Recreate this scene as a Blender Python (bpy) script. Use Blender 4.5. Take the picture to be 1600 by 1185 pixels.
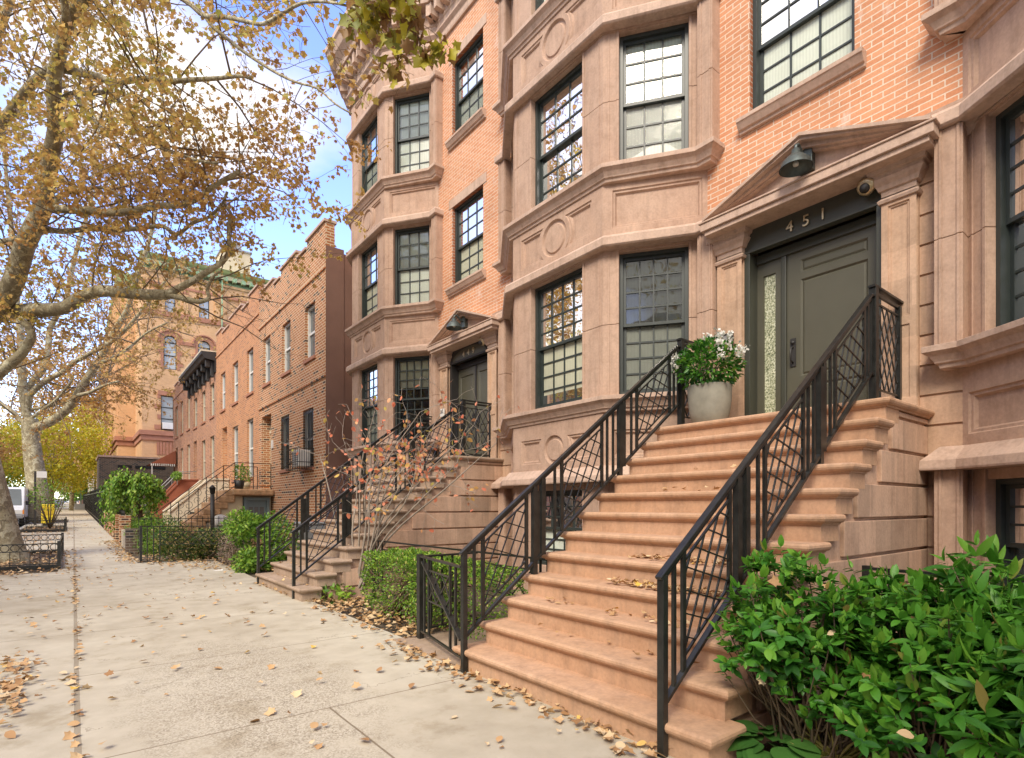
import bpy, bmesh, math, random
import numpy as np
from mathutils import Vector, Matrix
from mathutils.geometry import tessellate_polygon
R = math.radians
SC = bpy.context.scene
for o in list(bpy.data.objects): bpy.data.objects.remove(o)
# ------------------------------------------------------------------ camera
cam_d = bpy.data.cameras.new('camera'); cam = bpy.data.objects.new('camera', cam_d)
SC.collection.objects.link(cam); SC.camera = cam
cam.location = (0, 0, 1.386); cam.rotation_euler = (R(90), 0, R(-38.0577))
cam_d.sensor_width = 36; cam_d.lens = 19.639; cam_d.shift_x = .0012; cam_d.shift_y = .1244
cam_d.clip_start = .05; cam_d.clip_end = 3000
# ------------------------------------------------------------------ world
SUN_EL, SUN_AZ = 44.0, 238.0            # azimuth clockwise from +Y, towards the sun
W = bpy.data.worlds.new('World'); SC.world = W; W.use_nodes = True
nt = W.node_tree; nt.nodes.clear()
def N(t, typ, **kw):
    n = t.nodes.new(typ)
    for k, v in kw.items():
        if k == 'inp':
            for i, x in v.items(): n.inputs[i].default_value = x
        else: setattr(n, k, v)
    return n
wo = N(nt, 'ShaderNodeOutputWorld'); bg = N(nt, 'ShaderNodeBackground', inp={1: .145})
sky = N(nt, 'ShaderNodeTexSky'); sky.sky_type = 'NISHITA'; sky.sun_disc = False
sky.sun_elevation = R(SUN_EL); sky.sun_rotation = R(SUN_AZ); sky.air_density = 1.0; sky.dust_density = .3; sky.ozone_density = 1.5
tc = N(nt, 'ShaderNodeTexCoord'); mp = N(nt, 'ShaderNodeMapping'); mp.inputs['Scale'].default_value = (1, 1, 1.9); mp.inputs['Location'].default_value = (.35, .1, .2)
nz = N(nt, 'ShaderNodeTexNoise', inp={2: 1.9, 3: 7, 4: .52})
cr = N(nt, 'ShaderNodeValToRGB'); cr.color_ramp.elements[0].position = .50; cr.color_ramp.elements[1].position = .72
dsub = N(nt, 'ShaderNodeVectorMath', operation='SUBTRACT'); dsub.inputs[1].default_value = (.180, .830, .535)
dscl = N(nt, 'ShaderNodeVectorMath', operation='MULTIPLY'); dscl.inputs[1].default_value = (1, 1, 2.1); dp = N(nt, 'ShaderNodeVectorMath', operation='LENGTH')
mr = N(nt, 'ShaderNodeMapRange', inp={1: .34, 2: .06, 3: -.16, 4: .24})
ad = N(nt, 'ShaderNodeMath', operation='ADD')
# unseen cloud added overhead and behind the viewer to whiten ambient light and reflections
dp2 = N(nt, 'ShaderNodeVectorMath', operation='DOT_PRODUCT'); dp2.inputs[1].default_value = (-.80, -.45, .40)
mr2 = N(nt, 'ShaderNodeMapRange', inp={1: -.35, 2: .35, 3: 0, 4: .34}); ad2 = N(nt, 'ShaderNodeMath', operation='ADD')
mx = N(nt, 'ShaderNodeMixRGB'); mx.inputs[2].default_value = (3.95, 3.75, 3.6, 1)
hs = N(nt, 'ShaderNodeHueSaturation', inp={0: .522, 1: 1.12, 2: 1.75})
L = nt.links.new
L(tc.outputs['Generated'], mp.inputs[0]); L(mp.outputs[0], nz.inputs[0]); L(tc.outputs['Generated'], dsub.inputs[0]); L(dsub.outputs[0], dscl.inputs[0]); L(dscl.outputs[0], dp.inputs[0])
L(dp.outputs['Value'], mr.inputs[0]); L(nz.outputs[0], ad.inputs[0]); L(mr.outputs[0], ad.inputs[1]); L(tc.outputs['Generated'], dp2.inputs[0]); L(dp2.outputs['Value'], mr2.inputs[0]); L(ad.outputs[0], ad2.inputs[0]); L(mr2.outputs[0], ad2.inputs[1]); L(ad2.outputs[0], cr.inputs[0])
L(sky.outputs[0], hs.inputs[4]); L(hs.outputs[0], mx.inputs[1]); L(cr.outputs[0], mx.inputs[0]); L(mx.outputs[0], bg.inputs[0]); L(bg.outputs[0], wo.inputs[0])
# ------------------------------------------------------------------ sun
sd = bpy.data.lights.new('sun', 'SUN'); sd.energy = 1.75; sd.angle = R(24); sd.color = (1, .89, .72)
so = bpy.data.objects.new('sun', sd); SC.collection.objects.link(so)
sv = Vector((math.sin(R(SUN_AZ)) * math.cos(R(SUN_EL)), math.cos(R(SUN_AZ)) * math.cos(R(SUN_EL)), math.sin(R(SUN_EL))))
so.rotation_euler = sv.to_track_quat('Z', 'Y').to_euler(); so.location = (-10, -10, 30)
SC.view_settings.view_transform = 'Standard'; SC.view_settings.look = 'None'; SC.view_settings.exposure = 1.30; SC.view_settings.gamma = 1
SC.render.engine = 'CYCLES'
# ------------------------------------------------------------------ materials
MATS = {}
def newmat(name):
    m = bpy.data.materials.new(name); m.use_nodes = True; t = m.node_tree
    b = t.nodes['Principled BSDF']; MATS[name] = m
    return m, t, b
def uvw(t, mode='obj', scale=(1, 1, 1)):
    c = N(t, 'ShaderNodeNewGeometry'); mp = N(t, 'ShaderNodeMapping'); mp.inputs['Scale'].default_value = scale
    t.links.new(c.outputs['Position'], mp.inputs[0]); return mp.outputs[0]
def noise(t, vec, scale, detail=4, rough=.55):
    n = N(t, 'ShaderNodeTexNoise', inp={2: scale, 3: detail, 4: rough}); t.links.new(vec, n.inputs[0]); return n.outputs[0]
def ramp(t, fac, stops):
    r = N(t, 'ShaderNodeValToRGB'); e = r.color_ramp.elements
    while len(e) < len(stops): e.new(.5)
    for i, (p, c) in enumerate(stops): e[i].position = p; e[i].color = tuple(c) + (1,) if len(c) == 3 else c
    t.links.new(fac, r.inputs[0]); return r.outputs[0]
def mixc(t, a, b, f, typ='MIX'):
    m = N(t, 'ShaderNodeMixRGB', blend_type=typ)
    for i, v in ((1, a), (2, b), (0, f)):
        if hasattr(v, 'links') or hasattr(v, 'is_linked'): t.links.new(v, m.inputs[i])
        else: m.inputs[i].default_value = (tuple(v) + (1,)) if i and len(v) == 3 else v
    return m.outputs[0]
def bump(t, b, h, dist=.01, strength=.6):
    n = N(t, 'ShaderNodeBump', inp={0: strength, 1: dist}); t.links.new(h, n.inputs['Height']); t.links.new(n.outputs[0], b.inputs['Normal'])
def plain(name, col, rough=.5, metal=0, var=.12, scale=6, bmp=.0, spec=.5):
    m, t, b = newmat(name); v = uvw(t)
    n = noise(t, v, scale, 5); c = ramp(t, n, [(.3, [x * (1 - var) for x in col]), (.7, [min(1, x * (1 + var)) for x in col])])
    t.links.new(c, b.inputs['Base Color']); b.inputs['Roughness'].default_value = rough; b.inputs['Metallic'].default_value = metal
    b.inputs['Specular IOR Level'].default_value = spec
    if bmp: bump(t, b, noise(t, v, scale * 12, 4), bmp)
    return m
def stone(name, c1, c2, streak=.35, course=0.0, rough=.85, dirt=(.16, .11, .08), mosh=0):
    m, t, b = newmat(name); v = uvw(t)
    big = noise(t, v, 1.3, 5); fine = noise(t, v, 38, 4)
    sv_ = uvw(t, scale=(7, 7, .7)); st = noise(t, sv_, 1.6, 5, .6)
    c = ramp(t, big, [(.32, c1), (.68, c2)])
    s = ramp(t, st, [(.48, (0, 0, 0)), (.72, (1, 1, 1))])
    f = N(t, 'ShaderNodeMath', operation='MULTIPLY', inp={1: streak}); t.links.new(s, f.inputs[0])
    c = mixc(t, c, dirt, f.outputs[0])
    if course:                                       # blocks: each stone of a course its own tone
        sx = N(t, 'ShaderNodeSeparateXYZ'); t.links.new(v, sx.inputs[0])
        a1 = N(t, 'ShaderNodeMath', operation='ADD'); t.links.new(sx.outputs[0], a1.inputs[0]); t.links.new(sx.outputs[1], a1.inputs[1])
        q1 = N(t, 'ShaderNodeMath', operation='MULTIPLY', inp={1: 3.1}); t.links.new(a1.outputs[0], q1.inputs[0])
        fz = N(t, 'ShaderNodeMath', operation='SUBTRACT', inp={1: .147}); t.links.new(sx.outputs[2], fz.inputs[0])
        q2 = N(t, 'ShaderNodeMath', operation='DIVIDE', inp={1: .285}); t.links.new(fz.outputs[0], q2.inputs[0])
        fl2 = N(t, 'ShaderNodeMath', operation='FLOOR'); t.links.new(q2.outputs[0], fl2.inputs[0])
        sh = N(t, 'ShaderNodeMath', operation='MULTIPLY', inp={1: .37}); t.links.new(fl2.outputs[0], sh.inputs[0])
        a2 = N(t, 'ShaderNodeMath', operation='ADD'); t.links.new(q1.outputs[0], a2.inputs[0]); t.links.new(sh.outputs[0], a2.inputs[1])
        fl1 = N(t, 'ShaderNodeMath', operation='FLOOR'); t.links.new(a2.outputs[0], fl1.inputs[0])
        cb = N(t, 'ShaderNodeCombineXYZ'); t.links.new(fl1.outputs[0], cb.inputs[0]); t.links.new(fl2.outputs[0], cb.inputs[1])
        wn = N(t, 'ShaderNodeTexWhiteNoise'); t.links.new(cb.outputs[0], wn.inputs[0])
        k = ramp(t, wn.outputs[0], [(0, (1 - course,) * 3), (1, (1 + course * .5, 1 + course * .4, 1 + course * .35))])
        c = mixc(t, c, k, 1.0, 'MULTIPLY')
    g = ramp(t, fine, [(.3, (.9, .9, .9)), (.7, (1.06, 1.06, 1.06))]); c = mixc(t, c, g, 1.0, 'MULTIPLY')
    sp = noise(t, v, 5.5, 8, .72); g = ramp(t, sp, [(.34, (.86, .84, .82)), (.5, (1, 1, 1)), (.66, (1.07, 1.06, 1.04))]); c = mixc(t, c, g, 1.0, 'MULTIPLY')
    t.links.new(c, b.inputs['Base Color']); b.inputs['Roughness'].default_value = rough; b.inputs['Specular IOR Level'].default_value = .25
    bump(t, b, fine, .004, .5)
    return m
def brick(name, c1, c2, mortar, bw=.2, rh=.0625, ms=.007, dark=None, efflo=0, darkp=.08):
    m, t, b = newmat(name); g = N(t, 'ShaderNodeNewGeometry'); s = N(t, 'ShaderNodeSeparateXYZ'); t.links.new(g.outputs['Position'], s.inputs[0])
    a = N(t, 'ShaderNodeMath', operation='ADD'); t.links.new(s.outputs[0], a.inputs[0]); t.links.new(s.outputs[1], a.inputs[1])
    cb = N(t, 'ShaderNodeCombineXYZ'); t.links.new(a.outputs[0], cb.inputs[0]); t.links.new(s.outputs[2], cb.inputs[1])
    bt = N(t, 'ShaderNodeTexBrick', inp={1: c1 + (1,), 2: c2 + (1,), 3: mortar + (1,), 4: 1.0, 5: ms, 6: .15, 7: 0.0, 8: bw, 9: rh}); bt.offset = .5
    t.links.new(cb.outputs[0], bt.inputs[0]); c = bt.outputs[0]
    v = g.outputs['Position']; n1 = noise(t, v, 1.1, 5); k = ramp(t, n1, [(.3, (.88, .86, .84)), (.7, (1.08, 1.06, 1.04))]); c = mixc(t, c, k, 1.0, 'MULTIPLY')
    if dark:
        b2 = N(t, 'ShaderNodeTexBrick', inp={1: (0, 0, 0, 1), 2: (1, 1, 1, 1), 3: (0, 0, 0, 1), 4: 1.0, 5: ms, 6: .1, 7: -.0, 8: bw, 9: rh}); b2.offset = .5
        t.links.new(cb.outputs[0], b2.inputs[0]); f = ramp(t, b2.outputs[0], [(1 - darkp - .02, (0, 0, 0)), (1 - darkp, (1, 1, 1))]); c = mixc(t, c, dark, f)
    if efflo:
        n2 = noise(t, uvw(t, scale=(3, 3, 1.2)), 1.7, 6, .65); f = ramp(t, n2, [(.60, (0, 0, 0)), (.74, (efflo,) * 3)]); c = mixc(t, c, (.75, .66, .6), f)
    fn = noise(t, v, 55, 3); k = ramp(t, fn, [(.3, (.9, .9, .9)), (.7, (1.08, 1.08, 1.08))]); c = mixc(t, c, k, 1.0, 'MULTIPLY')
    t.links.new(c, b.inputs['Base Color']); b.inputs['Roughness'].default_value = .85; b.inputs['Specular IOR Level'].default_value = .2
    bump(t, b, bt.outputs[1], -.006, .7) if False else None
    inv = N(t, 'ShaderNodeMath', operation='SUBTRACT', inp={0: 1.0}); t.links.new(bt.outputs[1], inv.inputs[1]); bump(t, b, inv.outputs[0], .006, .7)
    return m
M_BS = stone('brownstone', (.455, .305, .225), (.525, .37, .28), .26)
M_BSL = stone('brownstone_sill', (.50, .355, .275), (.58, .43, .34), .4, dirt=(.27, .19, .14))
M_RUST = stone('brownstone_courses', (.52, .345, .235), (.59, .415, .295), .25, course=.16)
M_SIDE = stone('brownstone_stoop_side', (.50, .335, .24), (.58, .41, .30), .40, course=.25, dirt=(.20, .15, .12))
M_STEP = stone('brownstone_steps', (.50, .305, .185), (.575, .37, .245), .38, dirt=(.27, .18, .125))
M_STEP2 = stone('brownstone_steps_worn', (.35, .255, .18), (.44, .33, .25), .35, dirt=(.2, .16, .12))
M_BRK = brick('orange_brick', (.585, .27, .145), (.67, .345, .20), (.74, .62, .50), .2, .0625, .0065, efflo=.6)
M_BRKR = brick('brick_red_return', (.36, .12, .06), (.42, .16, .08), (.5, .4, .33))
M_BRA = brick('brown_brick', (.47, .195, .08), (.38, .15, .07), (.66, .52, .36), .215, .078, .014, dark=(.09, .055, .045), darkp=.12)
M_BRB = brick('orange_brick_far', (.56, .26, .125), (.47, .20, .10), (.58, .42, .28), .2, .075, .010, dark=(.36, .16, .09), darkp=.2)
M_BRC = brick('red_brick_far', (.48, .235, .135), (.40, .185, .11), (.55, .42, .32), .2, .075, .010, dark=(.3, .14, .09), darkp=.2)
M_BRT = brick('tan_brick', (.70, .44, .235), (.64, .39, .205), (.60, .42, .27), .2, .07, .006)
M_BRD = brick('dark_clinker_brick', (.10, .075, .06), (.19, .13, .10), (.25, .22, .18), .2, .075, .012, dark=(.04, .04, .045), darkp=.25)
M_STUC = plain('brown_stucco', (.21, .115, .085), .9, var=.1, scale=1.2, bmp=.006)
M_TRIMR = plain('red_sandstone', (.40, .185, .115), .85, var=.12, scale=3, bmp=.004)
M_CRM = plain('cream_render', (.62, .55, .42), .85, var=.08, scale=2)
M_REDR = plain('red_painted_render', (.33, .105, .055), .8, var=.1, scale=2)
M_SAND = plain('rough_sandstone', (.50, .31, .17), .95, var=.3, scale=9, bmp=.03)
M_WHT = plain('white_paint', (.74, .73, .69), .45, var=.05)
M_GRN = plain('green_copper_paint', (.22, .34, .20), .6, var=.25, scale=2)
M_GRNL = plain('pale_green_paint', (.55, .62, .40), .6, var=.12, scale=2)
M_IRON = plain('black_iron', (.026, .027, .025), .3, .25, var=.35, scale=14)
M_BLKP = plain('black_paint', (.03, .028, .027), .5, var=.2)
M_DOOR = plain('dark_olive_door_paint', (.088, .085, .060), .42, var=.07, scale=3)
M_DOORF = plain('dark_green_door_frame_paint', (.052, .055, .042), .42, var=.07, scale=3)
M_FRAME = plain('dark_green_window_paint', (.035, .045, .042), .4, var=.1)
M_BLGR = plain('blue_grey_paint', (.16, .22, .23), .5, var=.08)
M_LAMP = plain('weathered_zinc', (.10, .12, .115), .45, .6, var=.2, scale=20)
M_BRASS = plain('pale_brass', (.62, .52, .34), .35, .7, var=.05)
M_POT = plain('grey_cast_pot', (.27, .26, .21), .75, var=.22, scale=5, bmp=.003)
M_SOIL = plain('soil', (.10, .075, .05), .95, var=.4, scale=8, bmp=.03)
M_ASPH = plain('asphalt', (.06, .06, .062), .9, var=.25, scale=3, bmp=.01)
M_KERB = plain('kerb_granite', (.35, .34, .31), .85, var=.15, scale=9)
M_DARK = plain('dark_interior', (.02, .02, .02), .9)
M_GREY = plain('grey_metal', (.3, .3, .3), .5, .3)
M_YEL = plain('yellow_plastic', (.78, .60, .03), .5)
M_VAN = plain('white_van_paint', (.72, .74, .78), .25, var=.03)
M_RUB = plain('rubber', (.02, .02, .02), .8)
M_CONC = plain('rooftop_render', (.55, .46, .31), .85, var=.12, scale=1)
M_DKCL = plain('dark_cladding', (.05, .055, .06), .6, var=.3, scale=2)
def blindmat(name, c, r=.9):
    m, t, b = newmat(name); v = uvw(t, scale=(1, 1, 1)); n = noise(t, v, 2.2, 3)
    w = N(t, 'ShaderNodeTexWave', inp={1: 9.0, 2: 1.5}); w.bands_direction = 'Y'; t.links.new(v, w.inputs[0])
    k = ramp(t, w.outputs[0], [(0, (.93, .93, .93)), (1, (1.03, 1.03, 1.03))])
    t.links.new(mixc(t, ramp(t, n, [(.3, [x * .9 for x in c]), (.7, c)]), k, 1.0, 'MULTIPLY'), b.inputs['Base Color']); b.inputs['Roughness'].default_value = r; return m
M_BLI = blindmat('pale_shade_cloth', (.92, .95, .86)); M_BLI2 = blindmat('grey_shade_cloth', (.34, .36, .31)); M_BLI3 = blindmat('cream_curtain', (.72, .70, .56))
def glass(name, tint=(.92, .96, .92), ior=1.75, wav=.0):
    m, t, b = newmat(name); t.nodes.remove(b); out = t.nodes['Material Output']
    tr = N(t, 'ShaderNodeBsdfTransparent'); tr.inputs[0].default_value = tint + (1,)
    gl = N(t, 'ShaderNodeBsdfGlossy'); gl.inputs['Roughness'].default_value = .015; gl.inputs[0].default_value = (1, 1, 1, 1)
    fr = N(t, 'ShaderNodeFresnel', inp={0: ior}); mxs = N(t, 'ShaderNodeMixShader')
    v = uvw(t); n = noise(t, v, 2.5, 2); bp = N(t, 'ShaderNodeBump', inp={0: .25, 1: .01 + wav}); t.links.new(n, bp.inputs['Height'])
    t.links.new(bp.outputs[0], gl.inputs['Normal'])
    t.links.new(fr.outputs[0], mxs.inputs[0]); t.links.new(tr.outputs[0], mxs.inputs[1]); t.links.new(gl.outputs[0], mxs.inputs[2]); t.links.new(mxs.outputs[0], out.inputs[0]); return m
M_GLS = glass('window_glass'); M_GLSD = None
def frosted():
    global M_GLSD
    m, t, b = newmat('sidelight_textured_glass'); v = uvw(t, scale=(1, 1, 1)); n = noise(t, v, 45, 3, .7); n2 = noise(t, v, 5, 3)
    t.links.new(mixc(t, ramp(t, n, [(.35, (.10, .13, .08)), (.5, (.5, .52, .36)), (.62, (.85, .85, .70))]), ramp(t, n2, [(.3, (.6, .62, .55)), (.7, (1, 1, .95))]), 1.0, 'MULTIPLY'), b.inputs['Base Color'])  # textured glass with its bright reflected pattern mixed into the base colour
    b.inputs['Roughness'].default_value = .18; bump(t, b, n, .01, .8); M_GLSD = m
frosted()
M_GLF = plain('far_window_glass', (.10, .12, .13), .06, var=.3, scale=.6, spec=1.0); M_GLF2 = plain('far_window_pale_glass', (.33, .37, .40), .08, var=.3, scale=.5, spec=1.0)
def bark():
    m, t, b = newmat('plane_tree_bark'); v = uvw(t); a = N(t, 'ShaderNodeTexVoronoi', inp={2: 7.0}); nn = noise(t, v, 5, 4)
    wv = N(t, 'ShaderNodeVectorMath', operation='ADD'); t.links.new(v, wv.inputs[0]); cmb = N(t, 'ShaderNodeCombineXYZ'); [t.links.new(nn, cmb.inputs[i]) for i in range(3)]; t.links.new(cmb.outputs[0], wv.inputs[1])
    t.links.new(wv.outputs[0], a.inputs[0]); sp = N(t, 'ShaderNodeSeparateXYZ'); t.links.new(a.outputs['Color'], sp.inputs[0])
    c = ramp(t, sp.outputs[0], [(.0, (.22, .185, .115)), (.4, (.32, .27, .165)), (.72, (.41, .365, .23)), (.93, (.56, .52, .36))])
    f = noise(t, v, 30, 4); c = mixc(t, c, ramp(t, f, [(.3, (.75, .75, .75)), (.7, (1.15, 1.15, 1.15))]), 1.0, 'MULTIPLY')
    t.links.new(c, b.inputs['Base Color']); b.inputs['Roughness'].default_value = .9; bump(t, b, f, .02, .6); return m
M_BARK = bark(); M_TWIG = plain('twig_bark', (.17, .125, .08), .9, var=.2); M_TWIGL = plain('grey_shrub_bark', (.34, .29, .24), .9, var=.2); M_DBARK = plain('dark_bark', (.09, .06, .04), .9, var=.3, scale=10)
def leafmat(name, stops, rough=.5, trans=.35):
    m, t, b = newmat(name); at = N(t, 'ShaderNodeAttribute'); at.attribute_name = 'rnd'
    c = ramp(t, at.outputs['Fac'], stops); t.links.new(c, b.inputs['Base Color']); b.inputs['Roughness'].default_value = rough
    b.inputs['Specular IOR Level'].default_value = .35
    if trans:
        out = t.nodes['Material Output']; tl = N(t, 'ShaderNodeBsdfTranslucent'); t.links.new(c, tl.inputs[0]); ms = N(t, 'ShaderNodeMixShader', inp={0: trans})
        t.links.new(b.outputs[0], ms.inputs[1]); t.links.new(tl.outputs[0], ms.inputs[2]); t.links.new(ms.outputs[0], out.inputs[0])
    return m
L_PL = leafmat('plane_leaves', [(0, (.34, .17, .06)), (.3, (.52, .30, .10)), (.6, (.66, .45, .14)), (.82, (.66, .54, .13)), (1, (.44, .46, .10))], .5, .5)
L_PL2 = leafmat('plane_leaves_far', [(0, (.30, .15, .06)), (.4, (.50, .29, .10)), (.7, (.62, .42, .15)), (1, (.60, .50, .12))], .5, .5)
L_NEAR = leafmat('plane_leaves_near', [(0, (.20, .10, .04)), (.3, (.34, .20, .07)), (.55, (.30, .30, .05)), (.8, (.55, .48, .04)), (1, (.22, .26, .06))])
L_YEL = leafmat('yellow_green_leaves', [(0, (.30, .33, .03)), (.5, (.48, .46, .03)), (1, (.62, .50, .04))])
L_BOX = leafmat('box_leaves', [(0, (.05, .13, .015)), (.5, (.14, .28, .025)), (.85, (.26, .42, .04)), (.97, (.40, .50, .07)), (1, (.7, .5, .3))], .45, .25)
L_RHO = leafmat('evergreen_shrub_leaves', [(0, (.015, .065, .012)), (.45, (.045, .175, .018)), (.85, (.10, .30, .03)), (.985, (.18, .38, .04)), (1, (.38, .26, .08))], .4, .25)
L_GRN = leafmat('green_leaves', [(0, (.06, .15, .02)), (.5, (.17, .34, .035)), (1, (.34, .48, .07))], .5, .35)
L_HYD = leafmat('mottled_hedge_leaves', [(0, (.03, .07, .015)), (.6, (.08, .15, .03)), (.85, (.28, .25, .06)), (1, (.55, .38, .18))], .5, .25)
L_COR = leafmat('coral_leaves', [(0, (.70, .20, .11)), (.5, (.75, .33, .20)), (.8, (.65, .42, .12)), (1, (.42, .40, .08))], .5, .3)
L_FALL = leafmat('fallen_leaves_colour', [(0, (.30, .16, .07)), (.4, (.50, .31, .15)), (.75, (.56, .40, .22)), (.95, (.64, .50, .32)), (1, (.66, .42, .06))], .7, 0)
L_WHT = leafmat('white_petals', [(0, (.75, .75, .68)), (1, (.85, .85, .80))], .6, .3)
L_HOS = leafmat('hosta_leaves', [(0, (.05, .15, .03)), (1, (.10, .25, .05))], .45, .2)
L_GRS = leafmat('straw', [(0, (.35, .38, .08)), (1, (.60, .48, .18))], .6, .2)
def concrete():
    m, t, b = newmat('pavement_concrete'); v = uvw(t); s = N(t, 'ShaderNodeSeparateXYZ'); t.links.new(v, s.inputs[0])
    def M_(op, a, bb):
        n = N(t, 'ShaderNodeMath', operation=op)
        for i, q in enumerate((a, bb)):
            if q is None: continue
            if isinstance(q, (int, float)): n.inputs[i].default_value = q
            else: t.links.new(q, n.inputs[i])
        return n.outputs[0]
    big = noise(t, v, .55, 6, .6); mid = noise(t, v, 4, 6, .6); fine = noise(t, v, 90, 3)
    c = ramp(t, big, [(.3, (.41, .365, .285)), (.5, (.495, .45, .36)), (.7, (.56, .52, .425))])
    c = mixc(t, c, ramp(t, mid, [(.3, (.88, .87, .85)), (.7, (1.06, 1.06, 1.06))]), 1.0, 'MULTIPLY')
    # exposed aggregate patch: speckled, fading at noisy edge
    dx = M_('SUBTRACT', s.outputs[0], 1.05); dy = M_('SUBTRACT', s.outputs[1], 4.6)
    dx2 = M_('MULTIPLY', dx, dx); dy2 = M_('MULTIPLY', M_('MULTIPLY', dy, dy), .16)
    rr = M_('ADD', M_('ADD', dx2, dy2), M_('MULTIPLY', M_('SUBTRACT', mid, .5), 1.6))
    patch = ramp(t, rr, [(.15, (1, 1, 1)), (.75, (0, 0, 0))])
    vo = N(t, 'ShaderNodeTexVoronoi', inp={2: 105.0}); t.links.new(v, vo.inputs[0]); sp = ramp(t, vo.outputs['Color'], [(.2, (.20, .165, .12)), (.5, (.42, .37, .29)), (.9, (.64, .59, .49))])
    pf = N(t, 'ShaderNodeMath', operation='MULTIPLY', inp={1: .62}); t.links.new(patch, pf.inputs[0]); c = mixc(t, c, sp, pf.outputs[0])
    # joints
    def line(coord, period, off, w, wob=.012):
        a = M_('ADD', M_('SUBTRACT', coord, off), M_('MULTIPLY', M_('SUBTRACT', mid, .5), wob)); a = M_('PINGPONG', a, period / 2) if period else M_('ABSOLUTE', a, None)
        return M_('LESS_THAN', a, w)
    j1 = line(s.outputs[0], 0, .02, .017); jy = line(s.outputs[1], 1.95, 3.8, .006, .008)
    far = M_('LESS_THAN', s.outputs[1], 3.8); jx2 = M_('MULTIPLY', line(s.outputs[0], 0, 1.39, .007), far)
    jn = M_('MAXIMUM', M_('MULTIPLY', j1, .55), M_('MAXIMUM', M_('MULTIPLY', jy, .75), M_('MULTIPLY', jx2, .8)))
    c = mixc(t, c, (.17, .125, .08), jn)
    vc = N(t, 'ShaderNodeTexVoronoi', inp={2: .62}); vc.feature = 'DISTANCE_TO_EDGE'; wob = N(t, 'ShaderNodeVectorMath', operation='MULTIPLY_ADD'); nv = N(t, 'ShaderNodeTexNoise', inp={2: 2.2, 3: 6, 4: .7}); t.links.new(v, nv.inputs[0]); t.links.new(nv.outputs[1], wob.inputs[0]); wob.inputs[1].default_value = (.7, .7, .7); t.links.new(v, wob.inputs[2]); t.links.new(wob.outputs[0], vc.inputs[0])
    ck = M_('MULTIPLY', M_('LESS_THAN', vc.outputs[0], .0035), M_('GREATER_THAN', big, .52)); c = mixc(t, c, (.24, .20, .15), M_('MULTIPLY', ck, .7))
    st = noise(t, v, 1.8, 7, .7); c = mixc(t, c, ramp(t, st, [(.34, (.80, .77, .72)), (.46, (1, 1, 1))]), 1.0, 'MULTIPLY')
    t.links.new(c, b.inputs['Base Color']); b.inputs['Roughness'].default_value = .9; b.inputs['Specular IOR Level'].default_value = .2
    hh = M_('SUBTRACT', M_('MULTIPLY', fine, .25), jn); bump(t, b, hh, .008, .6); return m
M_PAVE = concrete()
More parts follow.
